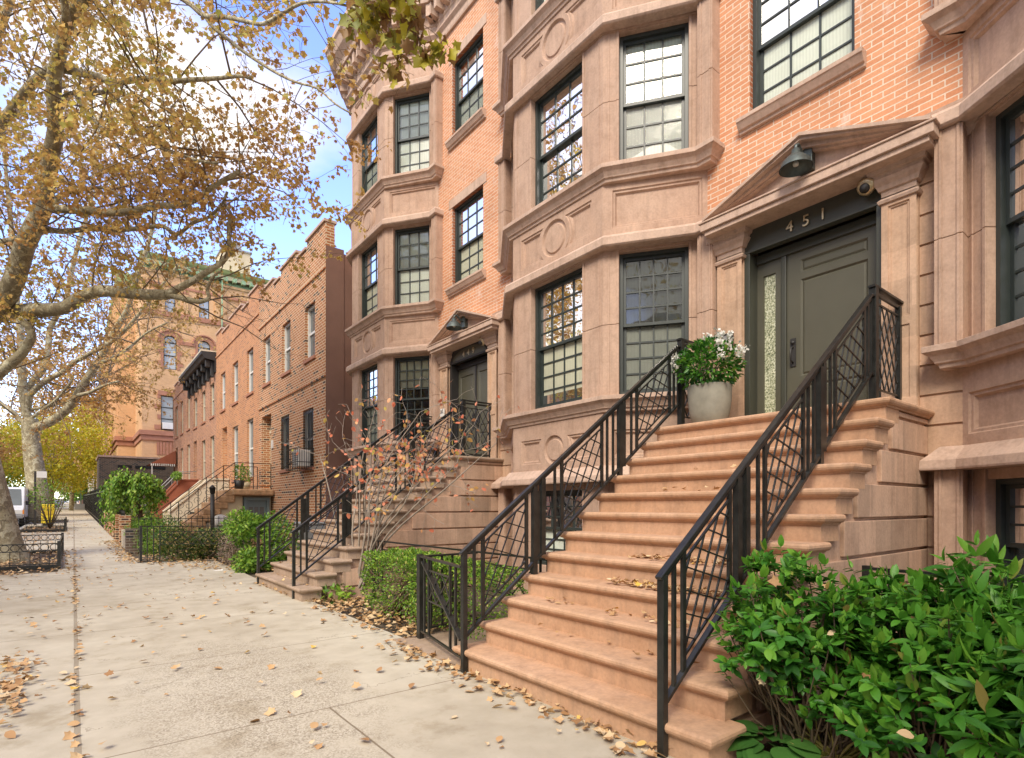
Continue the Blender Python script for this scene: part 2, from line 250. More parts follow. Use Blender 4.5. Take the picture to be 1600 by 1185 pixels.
# ------------------------------------------------------------------ mesh helpers
class MB:
    def __init__(s): s.v = []; s.f = []; s.m = []; s.smooth = []
    def add(s, vs, fs, mi=0, smooth=False):
        b = len(s.v); s.v += [tuple(p) for p in vs]
        for f in fs: s.f.append([b + i for i in f]); s.m.append(mi); s.smooth.append(smooth)
    def box(s, a, b, mi=0):
        x0, y0, z0 = [min(a[i], b[i]) for i in range(3)]; x1, y1, z1 = [max(a[i], b[i]) for i in range(3)]
        s.add([(x0, y0, z0), (x1, y0, z0), (x1, y1, z0), (x0, y1, z0), (x0, y0, z1), (x1, y0, z1), (x1, y1, z1), (x0, y1, z1)],
              [(3, 2, 1, 0), (4, 5, 6, 7), (0, 1, 5, 4), (1, 2, 6, 5), (2, 3, 7, 6), (3, 0, 4, 7)], mi)
    def fbox(s, F, u0, u1, z0, z1, d0, d1, mi=0):
        P = [F.p(u, z, d) for z in (z0, z1) for (u, d) in ((u0, d0), (u1, d0), (u1, d1), (u0, d1))]
        fs = [(0, 1, 2, 3), (7, 6, 5, 4), (0, 4, 5, 1), (1, 5, 6, 2), (2, 6, 7, 3), (3, 7, 4, 0)]
        a, b_, c = (Vector(P[i]) for i in (0, 1, 3)); h = Vector((0, 0, z1 - z0))
        if (b_ - a).cross(c - a).dot(h) > 0: fs = [tuple(reversed(f)) for f in fs]
        s.add(P, fs, mi)
    def bar(s, p0, p1, w, h, mi=0, up=(0, 0, 1)):
        p0, p1 = Vector(p0), Vector(p1); d = (p1 - p0).normalized(); up = Vector(up)
        if abs(d.dot(up)) > .98: up = Vector((0, 1, 0))
        a = d.cross(up).normalized() * w / 2; b = a.cross(d).normalized() * h / 2
        P = [p + sa * a + sb * b for p in (p0, p1) for sa, sb in ((-1, -1), (1, -1), (1, 1), (-1, 1))]
        s.add(P, [(3, 2, 1, 0), (4, 5, 6, 7), (0, 1, 5, 4), (1, 2, 6, 5), (2, 3, 7, 6), (3, 0, 4, 7)], mi)
    def tube(s, pts, rad, n=8, mi=0, cap=True):
        pts = [Vector(p) for p in pts]; k = len(pts)
        if not hasattr(rad, '__len__'): rad = [rad] * k
        t0 = (pts[1] - pts[0]).normalized(); ref = Vector((0, 0, 1)) if abs(t0.z) < .9 else Vector((1, 0, 0)); a = t0.cross(ref).normalized(); V = []
        for i, p in enumerate(pts):
            t = (pts[min(i + 1, k - 1)] - pts[max(i - 1, 0)]).normalized(); a = (a - t * a.dot(t)).normalized(); b = t.cross(a)
            V += [p + (a * math.cos(2 * math.pi * j / n) + b * math.sin(2 * math.pi * j / n)) * rad[i] for j in range(n)]
        F = [(i * n + j, i * n + (j + 1) % n, (i + 1) * n + (j + 1) % n, (i + 1) * n + j) for i in range(k - 1) for j in range(n)]
        if cap: F += [tuple(reversed(range(n))), tuple(range((k - 1) * n, k * n))]
        s.add(V, F, mi, True)
    def lathe(s, c, prof, n=24, mi=0, axis=None):
        c = Vector(c); q = Vector((0, 0, 1)).rotation_difference(Vector(axis)) if axis else None; V = []
        for r, z in prof:
            for j in range(n):
                v = Vector((r * math.cos(2 * math.pi * j / n), r * math.sin(2 * math.pi * j / n), z))
                if q: v = q @ v
                V.append(c + v)
        k = len(prof); F = [(i * n + j, i * n + (j + 1) % n, (i + 1) * n + (j + 1) % n, (i + 1) * n + j) for i in range(k - 1) for j in range(n)]
        s.add(V, F, mi, True)
    def prism(s, poly, z0, z1, mi=0, bottom=True, top=True):
        n = len(poly); ar = sum(poly[i][0] * poly[(i + 1) % n][1] - poly[(i + 1) % n][0] * poly[i][1] for i in range(n))
        if ar < 0: poly = poly[::-1]
        V = [(x, y, z0) for x, y in poly] + [(x, y, z1) for x, y in poly]; F = [(i, (i + 1) % n, n + (i + 1) % n, n + i) for i in range(n)]
        if bottom: F.append(tuple(reversed(range(n))))
        if top: F.append(tuple(range(n, 2 * n)))
        s.add(V, F, mi)
    def sweep(s, path, prof, mi=0, smooth=False):           # outward = left of the path; prof: (offset, z)
        k = len(path); P = [Vector((x, y)) for x, y in path]; nr = []
        for i in range(k - 1):
            d = (P[i + 1] - P[i]).normalized(); nr.append(Vector((-d.y, d.x)))
        V = []; q = len(prof)
        for i in range(k):
            n1 = nr[max(i - 1, 0)]; n2 = nr[min(i, k - 2)]; m = (n1 + n2) / (1 + n1.dot(n2))
            V += [(P[i].x + m.x * o, P[i].y + m.y * o, z) for o, z in prof]
        F = [(i * q + j, i * q + j + 1, (i + 1) * q + j + 1, (i + 1) * q + j) for i in range(k - 1) for j in range(q - 1)]
        F += [tuple(reversed(range(q))), tuple(range((k - 1) * q, k * q))]
        s.add(V, F, mi, smooth)
    def mesh(s, name, mats):
        me = bpy.data.meshes.new(name); me.from_pydata(s.v, [], s.f)
        for m in mats: me.materials.append(m)
        if len(mats) > 1: me.polygons.foreach_set('material_index', s.m)
        me.polygons.foreach_set('use_smooth', s.smooth); me.update(); return me
    def build(s, name, mats, parent=None, bevel=0):
        if not isinstance(mats, (list, tuple)): mats = [mats]
        o = bpy.data.objects.new(name, s.mesh(name, mats)); SC.collection.objects.link(o)
        if parent: o.parent = parent; o.matrix_parent_inverse = parent.matrix_basis.inverted()
        if bevel:
            b = o.modifiers.new('bevel', 'BEVEL'); b.width = bevel; b.segments = 2; b.limit_method = 'ANGLE'; b.angle_limit = R(40)
        return o
class Frame:
    def __init__(s, a, b, out=(-1, 0)):
        s.o = Vector(a); d = Vector(b) - s.o; s.L = d.length; s.d = d.normalized(); n = Vector((-s.d.y, s.d.x)); s.n = n if n.dot(Vector(out)) > 0 else -n
    def p(s, u, z, d=0): q = s.o + s.d * u + s.n * d; return (q.x, q.y, z)
def tess(mb, F, loops, d, mi=0):
    vs = [F.p(u, z, d) for lp in loops for u, z in lp]; tr = tessellate_polygon([[Vector((u, z, 0)) for u, z in lp] for lp in loops])
    nn = Vector((F.n.x, F.n.y, 0)); fs = []
    for t in tr:
        a, b, c = (Vector(vs[i]) for i in t); cr = (b - a).cross(c - a)
        if cr.length < 1e-9: continue
        fs.append(t if cr.dot(nn) > 0 else t[::-1])
    mb.add(vs, fs, mi)
def rect(u0, u1, z0, z1): return [(u0, z0), (u1, z0), (u1, z1), (u0, z1)]
def face(mb, F, outer, holes=(), d=0, mi=0):
    """wall face with sunk holes. hole = dict(poly, depth, inset, floor, holes, mi)"""
    tess(mb, F, [outer] + [h['poly'] for h in holes], d, mi)
    for h in holes:
        P = h['poly']; n = len(P); d2 = d - h['depth']; ins = h.get('inset', 0); Q = P
        if ins: Q = inset(P, ins)
        V = [F.p(u, z, d) for u, z in P] + [F.p(u, z, d2) for u, z in Q]
        mb.add(V, [(i, (i + 1) % n, n + (i + 1) % n, n + i) for i in range(n)], h.get('rmi', mi))
        if h.get('floor', True): face(mb, F, Q, h.get('holes', ()), d2, mi)
def inset(P, w):
    n = len(P); ar = sum(P[i][0] * P[(i + 1) % n][1] - P[(i + 1) % n][0] * P[i][1] for i in range(n)); sg = 1 if ar > 0 else -1; out = []
    for i in range(n):
        a, b, c = Vector(P[i - 1]), Vector(P[i]), Vector(P[(i + 1) % n]); d1 = (b - a).normalized(); d2 = (c - b).normalized()
        n1 = Vector((-d1.y, d1.x)) * sg; n2 = Vector((-d2.y, d2.x)) * sg; m = (n1 + n2) / max(.3, 1 + n1.dot(n2)); out.append((b.x + m.x * w, b.y + m.y * w))
    return out
def circ(cu, cz, r, n=40): return [(cu + r * math.cos(2 * math.pi * i / n), cz + r * math.sin(2 * math.pi * i / n)) for i in range(n)]
def thing(name, label, cat, loc=(0, 0, 0), group=None):
    o = bpy.data.objects.new(name, None); SC.collection.objects.link(o); o.location = loc; o.empty_display_size = .2
    o['label'] = label; o['category'] = cat
    if group: o['group'] = group
    bpy.context.view_layer.update() if False else None
    return o
def tag(o, label, cat, group=None, kind=None):
    o['label'] = label; o['category'] = cat
    if group: o['group'] = group
    if kind: o['kind'] = kind
    return o
def struct(mb, name, mats): o = mb.build(name, mats); o['kind'] = 'structure'; return o
def group_copy(root, dloc, label, group=None):
    r = root.copy(); SC.collection.objects.link(r); r.location = root.location + Vector(dloc); r['label'] = label
    if group: r['group'] = group
    for c in list(root.children):
        k = c.copy(); SC.collection.objects.link(k); k.parent = r; k.matrix_parent_inverse = c.matrix_parent_inverse.copy()
        for g in list(c.children):
            q = g.copy(); SC.collection.objects.link(q); q.parent = k; q.matrix_parent_inverse = g.matrix_parent_inverse.copy()
    return r
def child(mb, name, mats, parent, bevel=0):
    """geometry is given in world space; store it relative to the parent thing's origin"""
    off = parent.location if parent.parent is None else parent.parent.location
    mb.v = [(x - off.x, y - off.y, z - off.z) for x, y, z in mb.v]
    o = bpy.data.objects.new(name, mb.mesh(name, mats if isinstance(mats, (list, tuple)) else [mats])); SC.collection.objects.link(o); o.parent = parent
    if bevel:
        b = o.modifiers.new('bevel', 'BEVEL'); b.width = bevel; b.segments = 2; b.limit_method = 'ANGLE'; b.angle_limit = R(40)
    return o
# ------------------------------------------------------------------ leaves
def _t(v, f): return np.array(v, float), f
T_QUAD = _t([(0, 0, 0), (.5, .32, .06), (1, 0, 0), (.5, -.32, .06)], [(0, 1, 2, 3)])
def _leaf(w, droop, n=4, tip=.5):
    ts = [i / (n + 1) for i in range(1, n + 1)]; V = [(0, 0, 0)]; up = []; dn = []; md = []
    for t in ts: hw = w * math.sin(math.pi * t ** .85) ** .8; up.append((t, hw, .28 * hw - droop * t * t)); dn.append((t, -hw, .28 * hw - droop * t * t)); md.append((t, 0, -droop * t * t))
    V += up + dn + md + [(1, 0, -droop)]; F = [(0, 1 + 2 * n, 1), (0, 1 + n, 1 + 2 * n)]; T_ = 1 + 3 * n
    for i in range(n - 1): F += [(1 + i, 1 + 2 * n + i, 2 + 2 * n + i, 2 + i), (1 + 2 * n + i, 1 + n + i, 2 + n + i, 2 + 2 * n + i)]
    F += [(n, 3 * n, T_), (3 * n, 2 * n, T_)]; return _t(V, F)
T_OVAL6 = _t([(0, 0, 0), (.28, .2, .07), (.62, .22, .06), (1, 0, -.08), (.62, -.22, .06), (.28, -.2, .07)], [(0, 3, 2, 1), (0, 5, 4, 3)])
T_OVAL = _leaf(.22, .08); T_LANC = _leaf(.115, .2); T_BIG = _leaf(.27, .22, 7)
_st = [(0, 0), (.16, .22), (.10, .44), (.38, .36), (.52, .54), (.66, .27), (.98, .03), (.64, -.24), (.58, -.50), (.40, -.33), (.14, -.46), (.18, -.20)]
T_STAR = _t([(x, y, .30 * abs(y) + .09 * math.sin(x * 6 + y * 3)) for x, y in _st] + [(.4, 0, -.03)], [(12, i, (i + 1) % 12) for i in range(12)])
def leaves(name, P, D, U, S, T, mat, parent=None, rnd=None, seed=1, wid=1.0):
    """P positions, D leaf axis, U leaf normal hint, S sizes (N)"""
    rng = np.random.default_rng(seed); P = np.asarray(P, float); n = len(P); D = np.asarray(D, float); U = np.asarray(U, float); S = np.asarray(S, float) * np.ones(n)
    D = D / (np.linalg.norm(D, axis=1)[:, None] + 1e-9); B = np.cross(U, D); B /= (np.linalg.norm(B, axis=1)[:, None] + 1e-9); C = np.cross(D, B)
    tv, tf = T; k = len(tv); V = P[:, None, :] + S[:, None, None] * (tv[None, :, 0:1] * D[:, None, :] + wid * tv[None, :, 1:2] * B[:, None, :] + tv[None, :, 2:3] * C[:, None, :])
    if parent is not None:
        off = parent.location if parent.parent is None else parent.parent.location; V = V - np.array(off)
    V = V.reshape(-1, 3); lens = [len(f) for f in tf]; base = np.concatenate([np.array(f) for f in tf]); loops = (np.arange(n)[:, None] * k + base[None, :]).ravel()
    me = bpy.data.meshes.new(name); me.vertices.add(len(V)); me.vertices.foreach_set('co', V.ravel()); me.loops.add(len(loops)); me.loops.foreach_set('vertex_index', loops)
    tot = np.tile(lens, n); st = np.concatenate([[0], np.cumsum(tot)[:-1]]); me.polygons.add(len(tot)); me.polygons.foreach_set('loop_start', st); me.update(calc_edges=True)
    r = rng.random(n) if rnd is None else np.clip(rnd, 0, 1); a = me.attributes.new('rnd', 'FLOAT', 'FACE'); a.data.foreach_set('value', np.repeat(r, len(tf)))
    me.materials.append(mat); o = bpy.data.objects.new(name, me); SC.collection.objects.link(o)
    if parent is not None: o.parent = parent
    return o
def rdir(rng, n): v = rng.normal(size=(n, 3)); return v / np.linalg.norm(v, axis=1)[:, None]
def G(y): return 0.0 if y < 10 else .012 * (y - 10)
# ------------------------------------------------------------------ windows
def window(parent, F, u0, u1, z0, z1, d, cols, rows, blind=M_BLI, drop=1.0, frame=M_FRAME, cas=.045, mun=.011, glassm=None, bd=.105):
    fr = MB()
    for a, b, c, e in ((u0, u0 + cas, z0, z1), (u1 - cas, u1, z0, z1), (u0 + cas, u1 - cas, z0, z0 + cas), (u0 + cas, u1 - cas, z1 - cas, z1)): fr.fbox(F, a, b, c, e, d - .13, d)
    w = child(fr, 'window', frame, parent); a, b, c, e = u0 + cas, u1 - cas, z0 + cas, z1 - cas; zm = (c + e) / 2; gl = MB()
    for (q0, q1, dd) in ((zm - .02, e, d - .045), (c, zm + .02, d - .085)):
        s = MB(); st = .04
        for p in ((a, a + st, q0, q1), (b - st, b, q0, q1), (a + st, b - st, q0, q0 + st), (a + st, b - st, q1 - st, q1)): s.fbox(F, *p, dd - .035, dd)
        for i in range(1, cols): u = a + st + (b - a - 2 * st) * i / cols; s.fbox(F, u - mun, u + mun, q0 + st, q1 - st, dd - .03, dd - .005)
        for i in range(1, rows): z = q0 + st + (q1 - q0 - 2 * st) * i / rows; s.fbox(F, a + st, b - st, z - mun, z + mun, dd - .028, dd - .007)
        child(s, 'sash', frame, w); gl.add([F.p(a + st, q0 + st, dd - .02), F.p(b - st, q0 + st, dd - .02), F.p(b - st, q1 - st, dd - .02), F.p(a + st, q1 - st, dd - .02)], [(0, 1, 2, 3)])
    child(gl, 'pane', glassm or M_GLS, w)
    bl = MB(); zb = e - (e - c) * drop; bl.fbox(F, a - .02, b + .02, zb, e + .02, d - bd - .012, d - bd); child(bl, 'blind', blind, w)
    if drop < 1: k = MB(); k.fbox(F, a - .02, b + .02, c - .02, zb, d - bd - .3, d - bd - .29); child(k, 'room_shade', M_DARK, w)  # black sheet below the blind, standing in for the unlit room
    return w
XF = 6.316; PER = 6.605
W2, W1, W0, WM = (6.316, 4.03), (5.53, 5.09), (5.53, 7.0), (6.316, 8.06)
def off(p, dy): return (p[0], p[1] + dy)
SILLP = [(6.33, 3.80), (6.06, 3.80), (6.06, 4.045), (5.40, 4.985), (5.40, 7.105), (6.06, 8.045), (6.06, 8.29), (6.33, 8.29)]
def shiftp(P, dy): return [(x, y + dy) for x, y in P]
def insetp(o): return [(6.33, 3.80 + o * .9), (6.06 + o, 3.80 + o * .9), (6.06 + o, 4.045 + o * .33), (5.40 + o, 4.985 + o * .33), (5.40 + o, 7.105 - o * .33), (6.06 + o, 8.045 - o * .33), (6.06 + o, 8.29 - o * .9), (6.33, 8.29 - o * .9)]
plainglass = plain('frosted_bulb', (.6, .6, .55), .3)
def townhouse(dy, label, number, blinds, double=False, brickwin=True, door=True):
    T = thing('brownstone_townhouse', label, 'town house', (7, 5 + dy, 0), 'bay fronted brownstone town houses')
    ch = lambda mb, n, m, **k: child(mb, n, m, T, **k)
    FR = Frame(off(W1, dy), off(W0, dy)); FN = Frame(off(W1, dy), off(W2, dy), (-1, -1)); FF = Frame(off(W0, dy), off(WM, dy), (-1, 1))
    FB = Frame((XF, dy), (XF, dy + 1))
    body = [(6.9, dy + 8.05), (6.9, dy + 1.46), (15.5, dy + 1.46), (15.5, dy + 8.05)]
    m = MB(); m.prism(body, -.1, 12.4); ch(m, 'rear_mass', M_STUC)
    m = MB(); m.prism([(6.95, dy + 7.7), (5.92, dy + 6.75), (5.92, dy + 5.35), (6.95, dy + 4.3)], -.1, 11.6); ch(m, 'bay_core', M_DARK)  # black solid standing in for the unlit rooms behind the bay windows
    outl = [off(p, dy) for p in (W2, W1, W0, WM)] + [(6.42, dy + 8.06), (6.42, dy + 4.03)]
    # ---- spandrels
    def ornament(F, z0, z1):
        cu, cz, h = F.L / 2, (z0 + z1) / 2, min(.235, (z1 - z0) / 2 - .1); hs = []; r = .33; th = math.asin(h / r); ul = .2
        for sg in (-1, 1):
            arc = [(cu + sg * r * math.cos(a), cz + r * math.sin(a)) for a in np.linspace(-th, th, 14)]
            P = [(cu + sg * (F.L / 2 - ul), cz - h)] + arc + [(cu + sg * (F.L / 2 - ul), cz + h)]
            hs.append(dict(poly=P, depth=.016, inset=.012, holes=[dict(poly=inset(P, .035), depth=.028, inset=.02)]))
        hs.append(dict(poly=circ(cu, cz, min(.265, h + .03)), depth=.034, inset=.022, holes=[dict(poly=circ(cu, cz, min(.265, h + .03) - .05), depth=-.02, inset=.018)])); return hs
    def rectpanel(F, z0, z1, mu0, mu1):
        P = rect(mu0, F.L - mu1, z0 + .1, z1 - .1); return [dict(poly=P, depth=.018, inset=.012, holes=[dict(poly=inset(P, .035), depth=.030, inset=.018)])]
    for (z0, z1, b0, b1) in ((1.76, 2.70, 1.93, 2.50), (4.765, 5.72, 4.96, 5.66), (7.66, 8.62, 7.86, 8.56), (10.62, 11.55, 10.82, 11.46)):
        m = MB()
        face(m, FR, rect(0, FR.L, z0, z1), ornament(FR, b0, b1))
        face(m, FN, rect(0, FN.L, z0, z1), rectpanel(FN, b0, b1, .13, .06)); face(m, FF, rect(0, FF.L, z0, z1), rectpanel(FF, b0, b1, .13, .06))
        n = len(outl); m.add([(x, y, z0) for x, y in outl], [tuple(range(n))]); m.add([(x, y, z1) for x, y in outl], [tuple(reversed(range(n)))])
        ch(m, 'bay_spandrel', M_BS)
    # ---- courses
    for zt in (2.83, 5.845, 8.74):
        m = MB(); m.sweep(shiftp(insetp(.13), dy), [(-.2, zt - .20), (.02, zt - .20), (.03, zt - .16), (.05, zt - .155), (.055, zt - .14), (.085, zt - .09), (.12, zt - .06), (.13, zt - .055), (.13, zt), (-.22, zt + .012)]); ch(m, 'sill_course', M_BSL, bevel=.004)
    for zb in (4.775, 7.675, 10.635):
        m = MB(); m.sweep(shiftp(insetp(.13), dy), [(-.05, zb), (.08, zb), (.10, zb + .02), (.10, zb + .115), (.075, zb + .15), (.0, zb + .185), (-.05, zb + .185)]); ch(m, 'lintel_course', M_BSL, bevel=.004)
    m = MB(); m.sweep(shiftp(insetp(.13), dy), [(-.1, 1.71), (.14, 1.71), (.145, 1.73), (.14, 1.80), (.08, 1.86), (.02, 1.925), (-.1, 1.93)]); ch(m, 'water_table', M_BSL, bevel=.004)
    # ---- piers and windows
    lv = [(-.15, 1.71, .5, 1.62, 4, 3), (2.70, 4.77, 2.87, 4.745, 4, 4), (5.72, 7.67, 5.87, 7.645, 3, 3), (8.62, 10.63, 8.77, 10.60, 3, 3)]
    wins = ((FR, .385, 1.485), (FN, .215, 1.095), (FF, .215, 1.095))
    for li, (z0, z1, a, b, co, ro) in enumerate(lv):
        m = MB(); e = .007; zs = z0 + (z1 - z0) * .53
        for F, u0, u1 in wins:
            for p, q in ((e, u0), (u1, F.L - e)):
                for zz0, zz1 in ((z0, zs - .003), (zs + .003, z1)):
                    m.fbox(F, p, q, zz0, zz1, -.32, -.02)
                    if q - p > .2:
                        m.fbox(F, q - .035 if q == u0 else p, q if q == u0 else p + .035, zz0, zz1, -.02, -.008); m.fbox(F, (p + .06) if q == u0 else (q - .085), (p + .085) if q == u0 else (q - .06), zz0, zz1, -.02, -.012)
            m.fbox(F, u0, u1, z0, a, -.32, -.03); m.fbox(F, u0, u1, b, z1, -.32, -.03)
        for yy in ((3.86, 4.07), (8.02, 8.23)):
            for zz0, zz1 in ((z0, zs - .003), (zs + .003, z1)):
                m.box((6.15, yy[0] + dy, zz0), (6.36, yy[1] + dy, zz1)); m.box((6.138, yy[0] + dy + .02, zz0), (6.15, yy[0] + dy + .045, zz1)); m.box((6.138, yy[1] + dy - .06, zz0), (6.15, yy[1] + dy - .035, zz1))
        ch(m, 'bay_piers', M_BS, bevel=.004)
        for wi, (F, u0, u1) in enumerate(wins):
            bl, dr = blinds[li][wi]; window(T, F, u0, u1, a, b, -.10, co, ro, bl, dr)
    # ---- brick wall between the bays
    m = MB(); holes = []
    bw = ((2.34, 3.47, 5.985, 7.70), (2.34, 3.47, 9.10, 10.78)) if brickwin else ()
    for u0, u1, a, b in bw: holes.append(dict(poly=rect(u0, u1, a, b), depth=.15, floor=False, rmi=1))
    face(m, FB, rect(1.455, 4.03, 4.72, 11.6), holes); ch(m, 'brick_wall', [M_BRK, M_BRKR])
    for li, (u0, u1, a, b) in enumerate(bw):
        bl, dr = blinds[4 + li]; window(T, FB, u0, u1, a, b, -.07, 3, 3, bl, dr)
        m = MB(); m.sweep([(XF, dy + u0 - .11), (XF, dy + u1 + .11)], [(-.1, a - .16), (.04, a - .16), (.045, a - .13), (.07, a - .12), (.11, a - .05), (.12, a - .045), (.12, a + .0), (-.14, a + .012)]); ch(m, 'window_sill', M_BSL, bevel=.003)
        m = MB(); m.box((XF - .012, dy + u0 - .12, b + .002), (XF + .2, dy + u1 + .12, b + .19)); ch(m, 'window_lintel', M_BSL)
    # ---- cornice
    cp = [(XF, 1.46)] + [(XF, 3.9), W2, W1, W0, WM, (XF, 8.064)]; cp = [cp[0]] + cp[2:-1] + ([(XF, 8.06)] if False else [])
    cp = shiftp(cp, dy); cp = [(XF, dy + 1.46), off(W2, dy), off(W1, dy), off(W0, dy), off(WM, dy)]
    m = MB(); m.sweep(cp, [(-.3, 11.46), (.05, 11.46), (.06, 11.50), (.06, 11.60), (.12, 11.66), (.12, 11.70), (.08, 11.72), (.08, 11.86), (.10, 11.88), (.10, 12.18), (.34, 12.20), (.36, 12.32), (.50, 12.46), (.56, 12.62), (.60, 12.66), (.60, 12.78), (-.3, 12.82)]); ch(m, 'cornice', M_BSL)
    for a, b in zip(cp[:-1], cp[1:]):
        F = Frame(a, b, (-1, .0)); n = int((F.L - .1) / .21)
        for i in range(n): u = .12 + i * (F.L - .24) / max(1, n - 1); m = MB(); m.fbox(F, u - .055, u + .055, 11.94, 12.19, .09, .30); ch(m, 'dentil', M_BSL)
    # ---- stone base with courses
    dz0, dz1, du0, du1 = 2.24, 4.64, 2.09, 3.54
    m = MB(); holes = [dict(poly=rect(du0, du1, dz0, dz1), depth=.3, floor=False)] if door else []
    F2 = Frame((XF + .02, dy), (XF + .02, dy + 1)); face(m, F2, rect(1.455, 4.03, -.15, 4.72), holes); ch(m, 'base_wall', M_RUST)
    m = MB(); z = .147 - .285 * 2
    while z < 4.7:
        a, b = max(z + .011, -.15), min(z + .285 - .011, 4.70)
        segs = [(1.455, 1.78)] if z + .2 > 2.28 else [(1.455, 4.03)]
        if not door: segs = [(1.455, 4.03)]
        for p, q in segs: m.box((XF, dy + p, a), (XF + .05, dy + q, b))
        z += .285
    ch(m, 'base_courses', M_RUST, bevel=.008)
    m = MB(); m.sweep([(XF, dy + 1.3), (XF, dy + 1.80)], [(-.05, 4.70), (.03, 4.70), (.06, 4.76), (.10, 4.78), (.10, 4.84), (.16, 4.90), (.18, 4.97), (-.05, 4.98)]); ch(m, 'string_course', M_BSL)
    # ---- door surround
    for u0, u1 in ((1.78, 2.07), (3.52, 3.84)) if door else ():
        m = MB(); face(m, Frame((XF - .09, dy), (XF - .09, dy + 1)), rect(u0, u1, 2.28, 4.40), [dict(poly=rect(u0 + .055, u1 - .055, 3.20, 4.30), depth=.015, inset=.006, holes=[dict(poly=rect(u0 + .075, u1 - .075, 3.22, 4.28), depth=.012, inset=.004)]), dict(poly=rect(u0 + .055, u1 - .055, 2.42, 3.12), depth=.012, inset=.006)])
        m.box((XF - .088, dy + u0 + .001, 2.28), (XF + .03, dy + u1 - .001, 4.40))
        m.v = [(x + (.05 if abs(x - (XF - .088)) < 1e-6 else 0), y, z_) for x, y, z_ in m.v]
        ch(m, 'pilaster', M_RUST)
        m = MB(); c = [(XF, dy + u0 - .0), (XF - .09, dy + u0 - .0), (XF - .09, dy + u1), (XF, dy + u1)]
        m.sweep(c, [(-.05, 4.33), (.02, 4.335), (.03, 4.36), (.0, 4.39), (.0, 4.455), (.02, 4.46), (.035, 4.50), (.06, 4.53), (.075, 4.56), (.06, 4.57), (.07, 4.60), (.09, 4.605), (.1, 4.66), (-.05, 4.66)]); ch(m, 'pilaster_capital', M_BSL)
    if door:
        CX = 5.97
        m = MB(); m.box((CX + .03, dy + 1.62, 4.645), (XF + .03, dy + 3.87, 4.70)); m.box((CX, dy + 1.58, 4.70), (XF + .03, dy + 3.91, 4.79)); m.box((CX - .015, dy + 1.56, 4.79), (XF + .03, dy + 3.93, 4.81))
        ch(m, 'door_cornice', M_BSL, bevel=.006)
        m = MB(); ya, yb, ym = dy + 1.60, dy + 3.88, dy + 2.74; za, zp = 4.812, 5.26
        m.prism([(0, 0), (0, 1), (1, 1)], 0, 1); m.v = []; m.f = []; m.m = []; m.smooth = []
        X0 = XF - .14; m.add([(X0, ya, za), (X0, yb, za), (X0, ym, zp), (XF + .02, ya, za), (XF + .02, yb, za), (XF + .02, ym, zp)], [(0, 2, 1), (0, 1, 4, 3), (1, 2, 5, 4), (2, 0, 3, 5)])
        for (p, q) in ((ya, ym), (ym, yb)):
            for (xo, t0, t1) in ((CX - .01, .0, .035), (CX + .02, -.035, .0), (CX + .09, -.09, -.035), (CX + .14, -.12, -.09)):
                s_, e_ = (za, zp) if p == ya else (zp, za); sp = abs(e_ - s_) / (q - p)
                m.add([(xo, p, max(za, s_ + t0)), (xo, q, max(za, e_ + t0)), (xo, q, e_ + t1 if e_ + t1 > za + .012 else za + .012), (xo, p, s_ + t1 if s_ + t1 > za + .012 else za + .012), (XF + .02, p, max(za, s_ + t0)), (XF + .02, q, max(za, e_ + t0)), (XF + .02, q, e_ + t1 if e_ + t1 > za + .012 else za + .012), (XF + .02, p, s_ + t1 if s_ + t1 > za + .012 else za + .012)],
                      [(0, 3, 2, 1), (4, 5, 6, 7), (0, 1, 5, 4), (3, 7, 6, 2), (0, 4, 7, 3), (1, 2, 6, 5)])
        ch(m, 'pediment', M_BSL)
        # header board, frame
        m = MB(); m.box((XF - .02, dy + 2.07, 4.40), (XF + .06, dy + 3.52, 4.645)); m.box((XF - .035, dy + 2.07, 4.375), (XF + .06, dy + 3.52, 4.40))
        m.box((XF - .03, dy + 2.07, 2.28), (XF + .2, dy + 2.135, 4.375)); m.box((XF - .03, dy + 3.455, 2.28), (XF + .2, dy + 3.52, 4.375)); m.box((XF + .12, dy + 2.135, 4.27), (XF + .2, dy + 3.455, 4.375))
        ch(m, 'door_frame', M_BLKP if double else M_DOORF, bevel=.004)
        DX = XF + .15; FD = Frame((DX, dy), (DX, dy + 1))
        def leaf(u0, u1, panels, hand):
            m = MB(); hs = []
            for (p, q, a, b) in panels: P = rect(p, q, a, b); hs.append(dict(poly=P, depth=.018, inset=.02, holes=[dict(poly=inset(P, .02), depth=-.012, inset=.02)]))
            face(m, FD, rect(u0, u1, 2.30, 4.27), hs); m.box((DX + .001, dy + u0, 2.30), (DX + .05, dy + u1, 4.27)); m.v = [(x + (.05 if abs(x - DX - .001) < 1e-6 else 0), y, z_) for x, y, z_ in m.v]
            D = ch(m, 'door', M_DOOR)
            h = MB(); hy = dy + hand; h.box((DX - .012, hy - .03, 2.98), (DX, hy + .03, 3.30)); h.tube([(DX - .01, hy, 3.20), (DX - .06, hy, 3.18), (DX - .07, hy, 3.12), (DX - .06, hy, 3.04), (DX - .01, hy, 3.02)], .009, 8); h.tube([(DX - .01, hy, 3.25), (DX - .03, hy, 3.25)], .02, 12); child(h, 'handle', M_BLKP, D)
